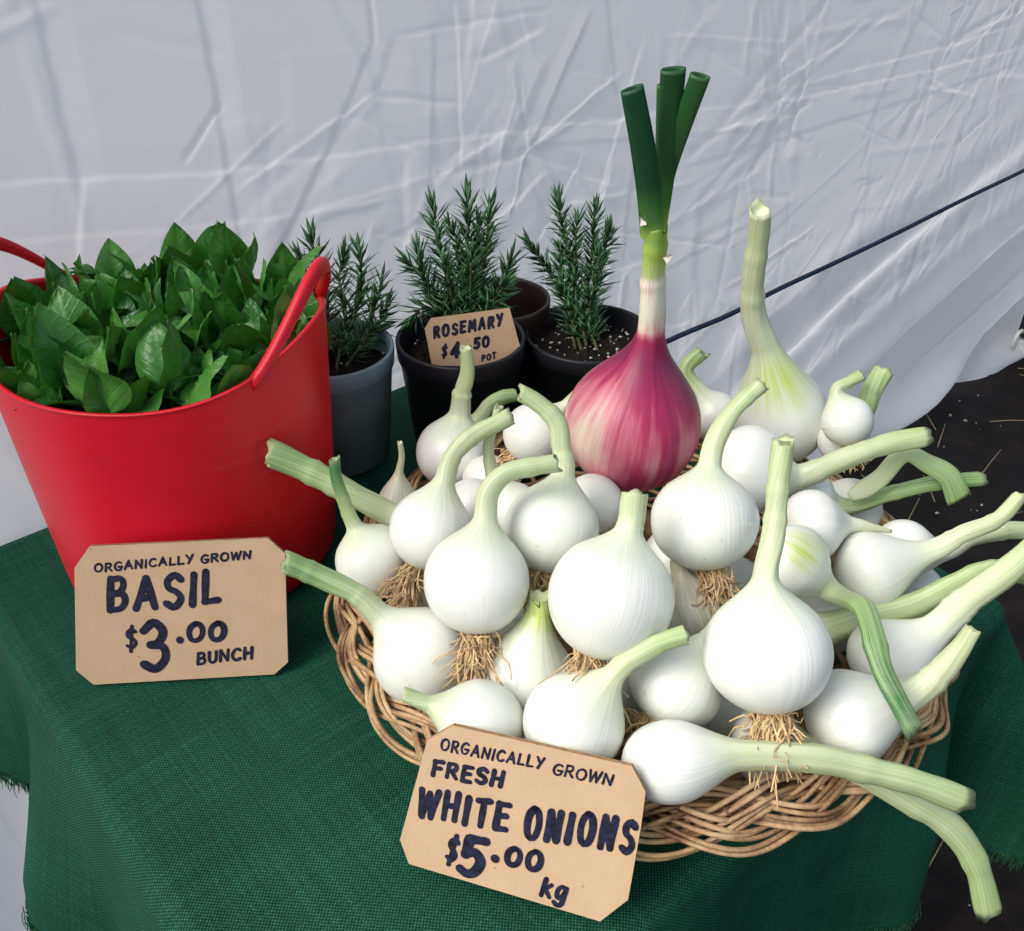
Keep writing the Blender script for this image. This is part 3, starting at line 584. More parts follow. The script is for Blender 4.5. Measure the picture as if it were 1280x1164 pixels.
def rise(o, y, t):
    """depth change that makes a point higher or lower than the bulb stand above or below it"""
    k = o.get('up', .10 if 'roots' in o else .55); return -k*math.tan(PITCH)*(o['c'][1]-y)*t/FOC
def onion_sweep(o, C, R, t):
    asp = o.get('asp', 1.); B = at(*o['base'], t+rise(o, o['base'][1], t)); bd = B-C; bl = np.linalg.norm(bd)
    if 'roots' not in o: nk = at(*o['stem'][0][:2], t+rise(o, o['stem'][0][1], t)+(o['stem'][0][2] if len(o['stem'][0]) > 2 else 0))-C; bd = bd/bl*.25-nk/np.linalg.norm(nk)*.75; bd *= bl/np.linalg.norm(bd)
    B = C+bd/bl*min(bl, R*asp*.98) if bl > R*.75 else C+bd/bl*R*asp*.95
    dd = o.get('dd', 0)
    pts = [at(p[0], p[1], t+rise(o, p[1], t)+dd*(i > 0)+(p[2] if len(p) > 2 else 0)) for i, p in enumerate(o['stem'])]
    neck = pts[0]; Lb = np.linalg.norm(C-B); Ln = np.linalg.norm(neck-C)
    stem = catmull([C, *pts], 90); i0 = int(np.argmin(np.linalg.norm(stem-neck, axis=1)))
    rs, re = .94*o['rs']*t/FOC, .94*o['re']*t/FOC
    tau = np.linspace(-1, 0, 16, endpoint=False); tau = -np.sin(-tau*math.pi/2)
    S1 = C+(C-B)*tau[:, None]; r1 = R*np.sqrt(np.maximum(0, 1-tau**2)); r1[0] = R*.03
    S2 = catmull(list(stem[:i0+1:max(1, i0//6)])+[neck], 26); x = np.linspace(0, 1, 26); T = x*Ln/(Lb)
    tn = max(1.02, Ln/Lb); ta = min(o.get('ta', .70), tn*.55); ra, sa = math.sqrt(1-ta*ta), -ta/math.sqrt(1-ta*ta)
    r2 = []
    for tt in T:
        if tt < ta: r2.append(R*math.sqrt(1-tt*tt))
        else:
            q = (tt-ta)/(tn-ta); L = tn-ta
            r2.append(R*((2*q**3-3*q**2+1)*ra+(q**3-2*q*q+q)*sa*L+(-2*q**3+3*q*q)*rs*1.12/R+(q**3-q*q)*(-.25)*L))
    S3 = catmull(list(stem[i0::6])+[stem[-1]], 34); x3 = np.linspace(0, 1, 34)
    r3 = rs*(1+.12*np.exp(-x3/.12))+(re-rs)*x3
    rs_n = sum(rng.uniform(.01, .035)*np.sin(f*x3*math.hypot(*(stem[-1]-neck)[:2])/.05+rng.uniform(0, 6)) for f in (3, 7, 13)); r3 = r3*(1+rs_n*np.minimum(1, x3*4))
    wv = sum(np.outer(np.sin(f*x3+rng.uniform(0, 6))*np.minimum(1, x3*3), nr.normal(0, 1, 3)) for f in (5, 11))*rs*.07*min(1, np.linalg.norm(stem[-1]-neck)/.07)**2; S3 = S3+wv
    for k in range(rng.choice([1, 2, 2])):                       # leaf joints
        q = rng.uniform(.1, .85); jl = min(1, np.linalg.norm(stem[-1]-neck)/.06)**2; r3 = r3*(1+jl*(.09*np.exp(-((x3-q)/.03)**2)-.05*np.exp(-((x3-q-.06)/.05)**2)))
    dl = ((S3-CAM)@AX_F)/t; r3 = r3*dl
    S = np.concatenate([S1, S2, S3[1:]]); rad = np.concatenate([r1, r2, r3[1:]])
    S = np.concatenate([S[:1], S[1:]])
    for _ in range(2): S[2:-2] = (S[1:-3]+2*S[2:-2]+S[3:-1])/4
    nb = len(S1)+len(S2)
    sv = np.concatenate([np.linspace(0, .5, 16, endpoint=False), np.linspace(.5, 1, 26), 1+x3[1:]])
    return S, rad, sv, nb
def build_onion(idx, o):
    C, R, t = OP[idx], OR[idx], OT[idx]; red = o['k'] == 'RED'
    S, rad, sv, nb = onion_sweep(o, C, R, t); seg = 36
    T, Nn, Bn = frames(S); an = np.linspace(0, 2*math.pi, seg, endpoint=False)
    ph = rng.uniform(0, 6.28); V = []; FB = []; GR = []; DR = []; SV = []
    flat = o.get('flat', rng.uniform(.78, .95)); tw = rng.uniform(-1.2, 1.2)
    g0, g1 = o['g']; gb = rng.uniform(0, .035); sh = rng.uniform(0, 50)
    for i in range(len(S)):
        s = sv[i]; ib = max(0, min(1, (s-.8)/.3))
        lump = 1+.012*np.sin(2*an+ph)*(1-ib)+.010*np.sin(3*an+ph*2)+ib*(.022*np.sin(5*an+ph)+.016*np.sin(9*an+2*ph))
        fl = 1-(1-flat)*ib
        rr = rad[i]*lump
        pt = ph+tw*max(0, s-1); cx, cy = np.cos(an)*rr*(1+.10*ib), np.sin(an)*rr*fl
        V.append(S[i]+(Nn[i]*(cx*math.cos(pt)-cy*math.sin(pt))[:, None]+Bn[i]*(cx*math.sin(pt)+cy*math.cos(pt))[:, None]))
        FB.append(np.stack([6*np.cos(an)+sh, 6*np.sin(an), np.full(seg, 1.1*s+sh)], 1))
        if s <= 1: g = (g0+.06)*max(0, (s-.58)/.42)**1.5
        else: g = g0+.06+(g1+.06-g0)*(s-1)**.8
        GR.append(np.full(seg, max(g, gb))); d = o.get('dry', 0)
        DR.append(np.full(seg, .30*max(0, (s-1.9)/.1)+d*(.9 if (s > 1.2 or d > .55) else .25)+(.5*max(0, .03-s)/.03))); SV.append(np.full(seg, s))
    # the cut end: a shallow ragged cup
    re = rad[-1]; end = V[-1]
    rag = 1+.0*an
    for q, dep in ((.82, -.02), (.74, -.35), (.4, -.55), (.02, -.6)):
        V.append(S[-1]+(end-S[-1])*q+T[-1]*re*dep); FB.append(FB[-1]); GR.append(GR[-1]*.75); DR.append(DR[-1]*.6); SV.append(np.full(seg, 2.))
    V[len(S)-1] = end+T[-1]*(re*rng.uniform(.15, .5)*np.sin(an+ph)+re*rng.uniform(.1, .3)*np.sin(an*2+ph)+re*.14*np.sin(5*an))[:, None]
    nr_ = len(V); V = np.concatenate(V); FB = np.concatenate(FB); GR = np.concatenate(GR); DR = np.concatenate(DR); SV = np.concatenate(SV)
    YE = np.zeros(len(V))
    if 'patch' in o:
        x, y, r = o['patch']; dv = V-CAM; w = dv@AX_F; X = RES[0]/2+FOC*(dv@AX_R)/w; Y = RES[1]/2-FOC*(dv@AX_U)/w
        YE = np.clip(1.25-np.hypot(X-x, (Y-y)*1.0)/r, 0, 1)*(((V-C)@(CAM-C)) > 0)
    attrs = dict(green=GR, dry=DR, yellow=YE, fibre=FB)
    mat = M['onion']
    if red:
        mat = M['red']; rd = np.zeros(len(V))
        bt = np.clip(SV, 0, 2)
        pl = np.interp(bt, [0, .04, .12, .3, .5, .75, .92, 1.02, 1.12, 1.3], [1., .88, .62, .40, .38, .58, .84, .72, .22, .02])
        # skin redder towards the right and lower right, paler towards the left
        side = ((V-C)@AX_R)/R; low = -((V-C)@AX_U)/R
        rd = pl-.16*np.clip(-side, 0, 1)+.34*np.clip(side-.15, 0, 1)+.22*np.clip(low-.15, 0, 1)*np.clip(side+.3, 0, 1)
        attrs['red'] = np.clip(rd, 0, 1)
        gg = np.interp(bt, [0, 1.55, 1.62, 1.85, 2], [0, 0, .18, .36, .45]); attrs['green'] = gg
    name = 'red_onion' if red else 'white_onion'
    e = empty(name, C-np.array([0, 0, R])); tag(e, o['lab'], 'onion', None if red else o.get('grp', G_ON))
    full = mesh('tmp', V, grid_faces(seg, nr_, True)); nrm = np.zeros(len(V)*3, dtype=np.float32)
    full.vertices.foreach_get('normal', nrm); nrm = nrm.reshape(-1, 3); bpy.data.meshes.remove(full)
    def sub(nm, a, b):
        sl = slice(a*seg, b*seg); F = grid_faces(seg, b-a, True)
        if a == 0: F.append(tuple(range(seg-1, -1, -1)))
        else: F.append(tuple(range((b-a-1)*seg, (b-a)*seg)))
        me = mesh(nm, V[sl], F, {k: v[sl] for k, v in attrs.items()})
        ob = link(nm, me, mat, e); me.normals_split_custom_set_from_vertices(nrm[sl].tolist()); return ob
    sub('bulb', 0, nb); sub('stem', nb-1, nr_)
    ax = (S[0]-C)/np.linalg.norm(S[0]-C)
    if 'roots' in o:
        n, L = o['roots']; L = L*t/FOC; rd = o['rdir']; dirv = AX_R*rd[0]-AX_U*rd[1]; dirv /= np.linalg.norm(dirv)
        m = MB()
        for k in range(int(n*2.6)):
            p = S[0]+nr.normal(0, R*.085, 3); p -= ax*R*.03
            d = ax*.40+dirv*.62-AX_F*.60+nr.normal(0, .36, 3); d /= np.linalg.norm(d); ll = L*rng.uniform(.5, 1.4)
            cur = nr.normal(0, .38, 3)+np.array([0, 0, -.35])
            pts = [p, p+d*ll*.3+nr.normal(0, .0012, 3), p+d*ll*.6+cur*ll*.16+nr.normal(0, .0018, 3), p+d*ll*.85+cur*ll*.42+nr.normal(0, .002, 3), p+d*ll+cur*ll*.7]
            m.add(*tube(catmull(pts, 9), np.linspace(.00085, .0004, 9)*rng.uniform(.6, 1.4), 4, False))
        V2, F2 = lathe([(.001, .0), (R*.16, .0), (R*.17, R*.06), (R*.13, R*.10)], 14)
        q = Vector(-ax).to_track_quat('Z', 'Y').to_matrix(); V2 = np.array([q @ Vector(v) for v in V2])+S[0]-(-ax)*R*.06
        m.add(V2, F2)
        r = m.build('roots', M['root'], e); r['kind'] = 'stuff'
    for lf in o.get('leaves', []):                               # a strap leaf, folded over
        P = catmull([at(x, y, t-.014+rise(o, y, t)) for x, y in lf], 40); T2, N2, B2 = frames(P)
        w = np.interp(np.linspace(0, 1, 40), [0, .1, .45, .5, 1], [.004, .0075, .0065, .006, .010]); VV = []
        for i in range(40):
            sd = np.cross(T2[i], AX_F); sd /= np.linalg.norm(sd)
            for a in np.linspace(0, 2*math.pi, 12, endpoint=False): VV.append(P[i]+sd*w[i]*math.cos(a)+np.cross(T2[i], sd)*.0022*math.sin(a))
        s = np.repeat(np.linspace(0, 1, 40), 12); a12 = np.tile(np.linspace(0, 6.28, 12, endpoint=False), 40)
        F = grid_faces(12, 40, True)+[tuple(range(11, -1, -1)), tuple(range(39*12, 40*12))]
        link('leaf', mesh('leaf', VV, F, dict(green=.25+.45*s, dry=0*s, yellow=0*s, fibre=np.stack([6*np.cos(a12), 6*np.sin(a12), s], 1))), M['onion'], e)
    if red:
        tip = S[-1]
        for lf, w0, w1, gg in (([(817, 292, -.001), (812, 240, -.006), (803, 180, -.006), (790, 110, .0)], 17, 15, (.34, 1)),
                               ([(821, 292, .003), (830, 225, .010), (836, 160, .010), (842, 86, .012)], 11, 16, (.25, .95)),
                               ([(824, 285, .006), (833, 222, .014), (853, 158, .008), (876, 94, .006)], 9, 13, (.3, .9)),
                               ([(820, 290, .008), (827, 200, .020), (829, 140, .022), (830, 105, .024)], 8, 9, (.3, .8))):
            P = catmull([at(x, y, t+d+rise(o, y, t)) for x, y, d in lf], 36); T2, N2, B2 = frames(P); ss = np.linspace(0, 1, 36); VV = []
            a16 = np.linspace(0, 2*math.pi, 18, endpoint=False)
            for i in range(36):
                sd = np.cross(T2[i], AX_F); sd /= np.linalg.norm(sd); up = np.cross(T2[i], sd); w = (w0+(w1-w0)*ss[i])*((P[i]-CAM)@AX_F)/FOC
                fl = .75-.35*ss[i]
                for a in a16: VV.append(P[i]+sd*w*math.cos(a)*(1+.035*math.cos(9*a))+up*w*fl*math.sin(a))
            for q, dep in ((.8, -.1), (.7, -.5), (.05, -.6)):
                ring = np.array(VV[35*18:36*18]); VV += list(P[-1]+(ring-P[-1])*q+T2[-1]*dep*.01)
            F = grid_faces(18, 39, True); k = np.repeat(np.r_[ss, 1, 1, 1], 18); aa = np.tile(a16, 39)
            link('leaf', mesh('leaf', VV, F, dict(green=gg[0]+(gg[1]-gg[0])*np.minimum(1, k*2.5), red=0*k, fibre=np.stack([13*np.cos(aa), 13*np.sin(aa), k], 1))), M['red'], e)
        # torn papery skin round the neck
        m = MB()
        for (x, y, dx, dy, L) in ((831, 326, .8, -.5, 12), (804, 282, -.2, -1, 20)):
            p = at(x, y, t-.012+rise(o, y, t)); d = (AX_R*dx-AX_U*dy)*L*t/FOC; sd = np.cross(d, AX_F); sd = sd/np.linalg.norm(sd)*.0022
            m.add([p-sd, p+sd, p+d*.6+sd*.7-AX_F*.003, p+d-AX_F*.001, p+d*.5-sd*.6], [(0, 1, 2, 3, 4)], green=0, red=.05)
        m.build('papery_skin', M['red'], e, False)
for i_, o_ in enumerate(ONIONS): build_onion(i_, o_)

# ------------------------------------------------------------------ red tub
TUB = np.array([-.2665, .665, .003]); TUB_ROT = -.163
def tub_pt(a, q, extra=0.):
    """a: angle from the handle axis, q: 0 foot .. 1 rim"""
    rim = .200+.026*abs(math.cos(a))**4
    aa = (.1115+(.1275-.1115)*q**.85)+extra; bb = (.1115+(.1135-.1115)*q**.85)+extra
    x, y = aa*math.cos(a), bb*math.sin(a); c, s = math.cos(TUB_ROT), math.sin(TUB_ROT)
    return TUB+np.array([x*c-y*s, x*s+y*c, rim*q])
def tub():
    e = empty('rubber_tub', TUB); tag(e, 'flexible red rubber tub with two loop handles filled with basil', 'tub')
    n = 96; qs = np.r_[0, .012, .03, np.linspace(.06, .985, 22), 1.]; V = []
    an = np.linspace(0, 2*math.pi, n, endpoint=False)
    ring = lambda q, ex: [tub_pt(a, q, ex) for a in an]
    V += [TUB+(p-TUB)*np.array([.02, .02, 1]) for p in ring(0, 0)]
    V += [TUB+(p-TUB)*np.array([.95, .95, 1]) for p in ring(0, 0)]
    for q in qs[1:]: V += ring(q, -.004 if q < .02 else 0)
    V += ring(1.006, .0008); V += ring(1.006, -.003)
    for q in qs[::-1][:-2]: V += ring(q, -.004)
    V += [TUB+(p-TUB)*np.array([.02, .02, 1]) for p in ring(.03, -.004)]
    rows = len(V)//n; link('body', mesh('tub_body', V, grid_faces(n, rows, True)), M['tub'], e)
    for s in (0, math.pi):
        V = []
        for t in np.linspace(-1, 1, 49):
            a = s+t*math.radians(37); p = tub_pt(a, 1.0, 0); rad = (p-TUB)*np.array([1, 1, 0]); rad /= np.linalg.norm(rad)
            lift = .042*math.cos(math.pi*t/2)**1.2 if abs(t) < .999 else 0; p = p+np.array([0, 0, lift-.0035])+rad*(-.0015+.006*(1-t*t))
            hw, th = .0045+.0020*(1-t*t), .0036
            for q in np.linspace(0, 2*math.pi, 12, endpoint=False):
                cq, sq = math.cos(q), math.sin(q); V.append(p+rad*th*math.copysign(abs(cq)**.6, cq)+np.array([0, 0, hw*math.copysign(abs(sq)**.6, sq)]))
        F = grid_faces(12, 49, True)+[tuple(range(11, -1, -1)), tuple(range(48*12, 49*12))]
        link('handle', mesh('tub_handle', V, F), M['tub'], e)
tub()
def leaf_mesh(k):
    r = random.Random(100+k); nu, nv = 11, 13; V = []; W = []
    wid = r.uniform(.54, .70); curl = r.uniform(.3, 1.6); bend = r.choice([-1, -1, 1])*r.uniform(.3, 1.2); wob = r.uniform(.01, .035); fold = r.uniform(.05, .7); tws = r.uniform(-.5, .5)
    for j in range(nv):
        t = j/(nv-1); w = wid*.5*(math.sin(math.pi*t**.72)**.85)*(1-.15*t)+.004
        for i in range(nu):
            x = -1+2*i/(nu-1); X = x*w; Z = fold*abs(X)*1.3-curl*X*X*2+wob*math.sin(9*t+2*x)+.032*math.sin(24*t-7*abs(x))*(1-abs(x)**4)*(.3+abs(x))+.015*math.sin(17*t+3*x)*x*x+tws*X*(t-.3)
            ang = bend*t; V.append((X, math.sin(ang)/bend*1. if abs(bend) > .05 else t, Z+(1-math.cos(ang))/bend if abs(bend) > .05 else Z)); W.append((X, t, 0))
    return mesh('basil_leaf', V, grid_faces(nu, nv), dict(leafuv=np.array(W)))
def basil():
    e = empty('basil', TUB+np.array([0, 0, .03])); tag(e, 'bunches of glossy green basil packed into the red tub', 'basil')
    LM = [leaf_mesh(k) for k in range(14)]
    for m_ in LM: m_.materials.append(M['leaf']); m_.polygons.foreach_set('use_smooth', [True]*len(m_.polygons))
    c, s = math.cos(TUB_ROT), math.sin(TUB_ROT); n = 0
    st = MB()
    for k in range(75):                                           # shoots
        a = k*2.39996+rng.uniform(-.2, .2); q = math.sqrt((k+.5)/75)*.97
        x, y = .121*q*math.cos(a), .105*q*math.sin(a); bx = TUB+np.array([x*c-y*s, x*s+y*c, 0])
        top = .197+rng.uniform(-.024, .012)+.02*(bx[1]-TUB[1])
        base = TUB+(bx-TUB)*.5+np.array([0, 0, .05]); tip = bx+np.array([0, 0, top])
        st.add(*tube(catmull([base, (base+tip)/2+nr.normal(0, .004, 3), tip], 6), .0016, 5))
        ph = rng.uniform(0, 6.28); nl = 4
        for j in range(nl):
            if n >= 299: break
            up = j < 2; p = (tip if up else TUB+(tip-TUB)*np.array([.88, .88, 1]))-np.array([0, 0, (0.004 if up else rng.uniform(.016, .035))])
            az = ph+j*math.pi*(1 if j < 2 else 1)+(math.pi/2 if j >= 2 else 0)+rng.uniform(-.5, .5)
            el = rng.uniform(.6, 1.4) if up else rng.uniform(.15, 1.0); L = rng.uniform(.040, .062) if up else rng.uniform(.056, .082)
            for tr in range(20):                                  # keep within the tub, or above its rim
                tx = p+np.array([math.cos(az)*math.cos(el), math.sin(az)*math.cos(el), math.sin(el)])*L-TUB; lx, ly = tx[0]*c+tx[1]*s, -tx[0]*s+tx[1]*c
                if math.hypot(lx/.119, ly/.103) < ((1.0 if tx[2] > .222 else .90) if ly < .03 and lx > -.05 else 1.16): break
                az = rng.uniform(0, 6.28); el = min(1.45, el+.05)
            else: el = 1.38; L *= .72
            d = Vector((math.cos(az)*math.cos(el), math.sin(az)*math.cos(el), math.sin(el)))
            side = d.cross(Vector((0, 0, 1))).normalized(); nz = side.cross(d).normalized()
            rot = Matrix((side, d, nz)).transposed() @ Matrix.Rotation(rng.uniform(-.7, .7), 3, 'Y')
            o = bpy.data.objects.new('leaf', LM[rng.randrange(14)]); COL.objects.link(o); n += 1
            o.parent = e; o.matrix_parent_inverse = e.matrix_basis.inverted()
            o.matrix_basis = Matrix.Translation(Vector(p)) @ rot.to_4x4() @ Matrix.Diagonal((L*1.12, L, L, 1))
    o = st.build('stems', M['basilstem'], e); o['kind'] = 'stuff'
    VV, FF, UVs, k0 = [], [], [], 0                                # the leaves underneath that close the tub
    for k in range(260):
        a = rng.uniform(0, 6.28); q = math.sqrt(rng.random()); x, y = .084*q*math.cos(a), .070*q*math.sin(a); L = rng.uniform(.03, .050)
        mt = Matrix.Translation(Vector(TUB)+Vector((x*c-y*s, x*s+y*c, rng.uniform(.14, .195)))) @ Matrix.Rotation(rng.uniform(0, 6.28), 4, 'Z') @ Matrix.Rotation(rng.uniform(-.1, 1.0), 4, 'X') @ Matrix.Translation((0, -.5*L, 0)) @ Matrix.Scale(L, 4)
        lm = LM[rng.randrange(14)]; VV += [mt @ v.co for v in lm.vertices]; FF += [tuple(i+k0 for i in p.vertices) for p in lm.polygons]; k0 += len(lm.vertices)
        uvw = np.zeros(len(lm.vertices)*3, dtype=np.float32); lm.attributes['leafuv'].data.foreach_get('vector', uvw); UVs.append(uvw.reshape(-1, 3)+[0, 0, k])
    o = link('underleaves', mesh('underleaves', VV, FF, dict(leafuv=np.concatenate(UVs))), M['leaf'], e); o['kind'] = 'stuff'
basil()

# ------------------------------------------------------------------ rosemary pots
G_RO = 'potted rosemary behind the basket'
def pot_at(x, y, H, r0, r1, mat, label, group=G_RO, name='potted_rosemary', soil=.02, perl=40):
    P = on_z(x, y, .003); e = empty(name, P); tag(e, label, 'potted plant', group)
    prof = [(.001, .002), (r0-.006, .0), (r0, .004), (r0+(r1-r0)*.82, H*.84), (r1-.0005, H*.85), (r1, H*.855), (r1+.001, H*.985), (r1+.0005, H), (r1-.0022, H), (r1-.003, H*.985), (r0+(r1-r0)*.8-.003, H*.8), (r0-.003, .01), (.001, .008)]
    V, F = lathe(prof, 64); m = MB(); m.add(V+P, F); m.build('pot', mat, e)
    m = MB(); rs = r0+(r1-r0)*.85-.002; nn = 20; V = []
    for j in range(nn):
        for i in range(40): a = 6.283*i/40; r = rs*(j+.01)/(nn-1); V.append((r*math.cos(a), r*math.sin(a), H-soil+nr.normal(0, .0013)+.003*math.sin(40*r+3*a)))
    m.add(np.array(V)+P, grid_faces(40, nn, True)); m.build('soil', M['mix'], e, False)
    if perl:
        m = MB()
        for k in range(perl):
            a = rng.uniform(0, 6.28); r = rs*math.sqrt(rng.random())*.96; sz = rng.uniform(.0008, .0021)
            V = np.array([(1, 0, 0), (-1, 0, 0), (0, 1, 0), (0, -1, 0), (0, 0, 1), (0, 0, -1)], float)*sz*nr.uniform(.6, 1.3, (6, 3))
            m.add(V+P+[r*math.cos(a), r*math.sin(a), H-soil+.003], [(0, 2, 4), (2, 1, 4), (1, 3, 4), (3, 0, 4), (2, 0, 5), (1, 2, 5), (3, 1, 5), (0, 3, 5)])
        o = m.build('perlite', M['perlite'], e, False); o['kind'] = 'stuff'
    return e, P, H
def sprig(e, path, nlen, dens):
    S = catmull(path, 40); T, Nn, Bn = frames(S); L = np.linalg.norm(np.diff(S, axis=0), axis=1).sum()
    m = MB(); m.add(*tube(S, np.linspace(.0019, .0009, 40), 5)); tw = m.build('stem', M['twig'], e)
    m = MB(); n = int(L*dens); 
    for k in range(n):
        q = .12+.88*(k+rng.random())/n; i = min(39, int(q*39)); a = k*2.4+rng.uniform(-.4, .4)
        out = Nn[i]*math.cos(a)+Bn[i]*math.sin(a); tip = max(0, (q-.86)/.14)
        d = out*(1-.55*tip)+T[i]*(.55+.9*tip)+nr.normal(0, .16, 3); d /= np.linalg.norm(d)
        l = nlen*rng.uniform(.65, 1.15)*(.75+.35*(1-abs(2*q-1)))
        sd = np.cross(d, T[i]); sd /= np.linalg.norm(sd)+1e-9; up = np.cross(sd, d); w = rng.uniform(.0014, .0022)
        p = S[i]; bendv = T[i]*l*.10+np.array([0, 0, rng.uniform(-.08, .06)])*l
        A, B_, C_ = p, p+d*l*.5+bendv*.6, p+d*l+bendv*rng.uniform(.2, 1.6)
        m.add([A-sd*w*.5, A+sd*w*.5, B_-sd*w, B_+up*w*.5, B_+sd*w, C_], [(0, 1, 4, 3), (0, 3, 2), (2, 3, 5), (3, 4, 5), (1, 0, 2, 4), (2, 5, 4)])
    o = m.build('needles', M['needle'], e); o['kind'] = 'stuff'
def plant(e, P, H, soil, stems, depth_c, nlen=.026, dens=780):
    root = P+np.array([0, 0, H-soil])
    for base, pts, dd in stems:
        t0 = proj(root)[2]
        path = [at(x, y, t0+dd*(i+1)/len(pts)) for i, (x, y) in enumerate(pts)]
        b = root+np.array([base, dd*.3, -.004])
        sprig(e, [b, *path], nlen, dens)
# grey pot
e, P, H = pot_at(428, 566, .118, .047, .058, M['pot_grey'], 'rosemary in a blue grey plastic pot beside the red tub', perl=12)
plant(e, P, H, .02, [(0, [(442, 400), (452, 352), (447, 308)], .0), (.01, [(458, 420), (468, 385), (478, 348)], -.01), (-.012, [(410, 380), (396, 330), (388, 292)], .02), (0.004, [(432, 390), (424, 350), (430, 318)], -.02),
                     (-.01, [(404, 390), (388, 350), (374, 320)], -.01), (.012, [(452, 425), (470, 410), (484, 380)], .02)], 0)
# black pot with the card
e, P, H = pot_at(580, 552, .118, .048, .060, M['pot_black'], 'bushiest rosemary in a black pot holding the small cardboard price card', perl=15)
plant(e, P, H, .015, [(0, [(580, 370), (585, 300), (583, 240)], 0), (-.012, [(560, 360), (548, 300), (541, 256)], .01), (.014, [(600, 360), (608, 300), (613, 256)], -.01), (-.02, [(550, 380), (528, 345), (508, 325)], 0),
                      (.018, [(612, 380), (630, 350), (640, 322)], .0), (-.014, [(552, 390), (530, 350), (523, 312)], -.02), (.004, [(575, 350), (570, 300), (562, 280)], -.02), (.01, [(595, 350), (598, 300), (600, 275)], .02),
                      (-.02, [(552, 395), (530, 385), (514, 398)], -.02), (.02, [(610, 390), (622, 370), (632, 355)], -.025), (.0, [(585, 395), (588, 350), (590, 320)], -.03), (-.008, [(568, 395), (562, 360), (556, 325)], -.03)], 0, .026, 850)
# brown pot behind it
e, P, H = pot_at(626, 498, .118, .043, .050, M['pot_brown'], 'reddish brown plastic pot half hidden behind the black pot', None, 'plant_pot', .03, 0); e['category'] = 'pot'
# right black pot
e, P, H = pot_at(730, 528, .105, .048, .062, M['pot_black'], 'rosemary in a wide black pot left of the red onion', soil=.016, perl=90)
plant(e, P, H, .016, [(0, [(722, 380), (708, 310), (697, 245)], 0), (.008, [(735, 380), (740, 310), (744, 258)], 0), (-.012, [(706, 370), (684, 335), (660, 302)], 0), (.012, [(742, 380), (752, 330), (763, 284)], .01),
                      (0, [(722, 380), (718, 320), (722, 270)], -.02), (.01, [(735, 400), (742, 360), (748, 320)], -.02), (-.006, [(712, 390), (702, 350), (700, 310)], -.01)], 0, .023, 850)

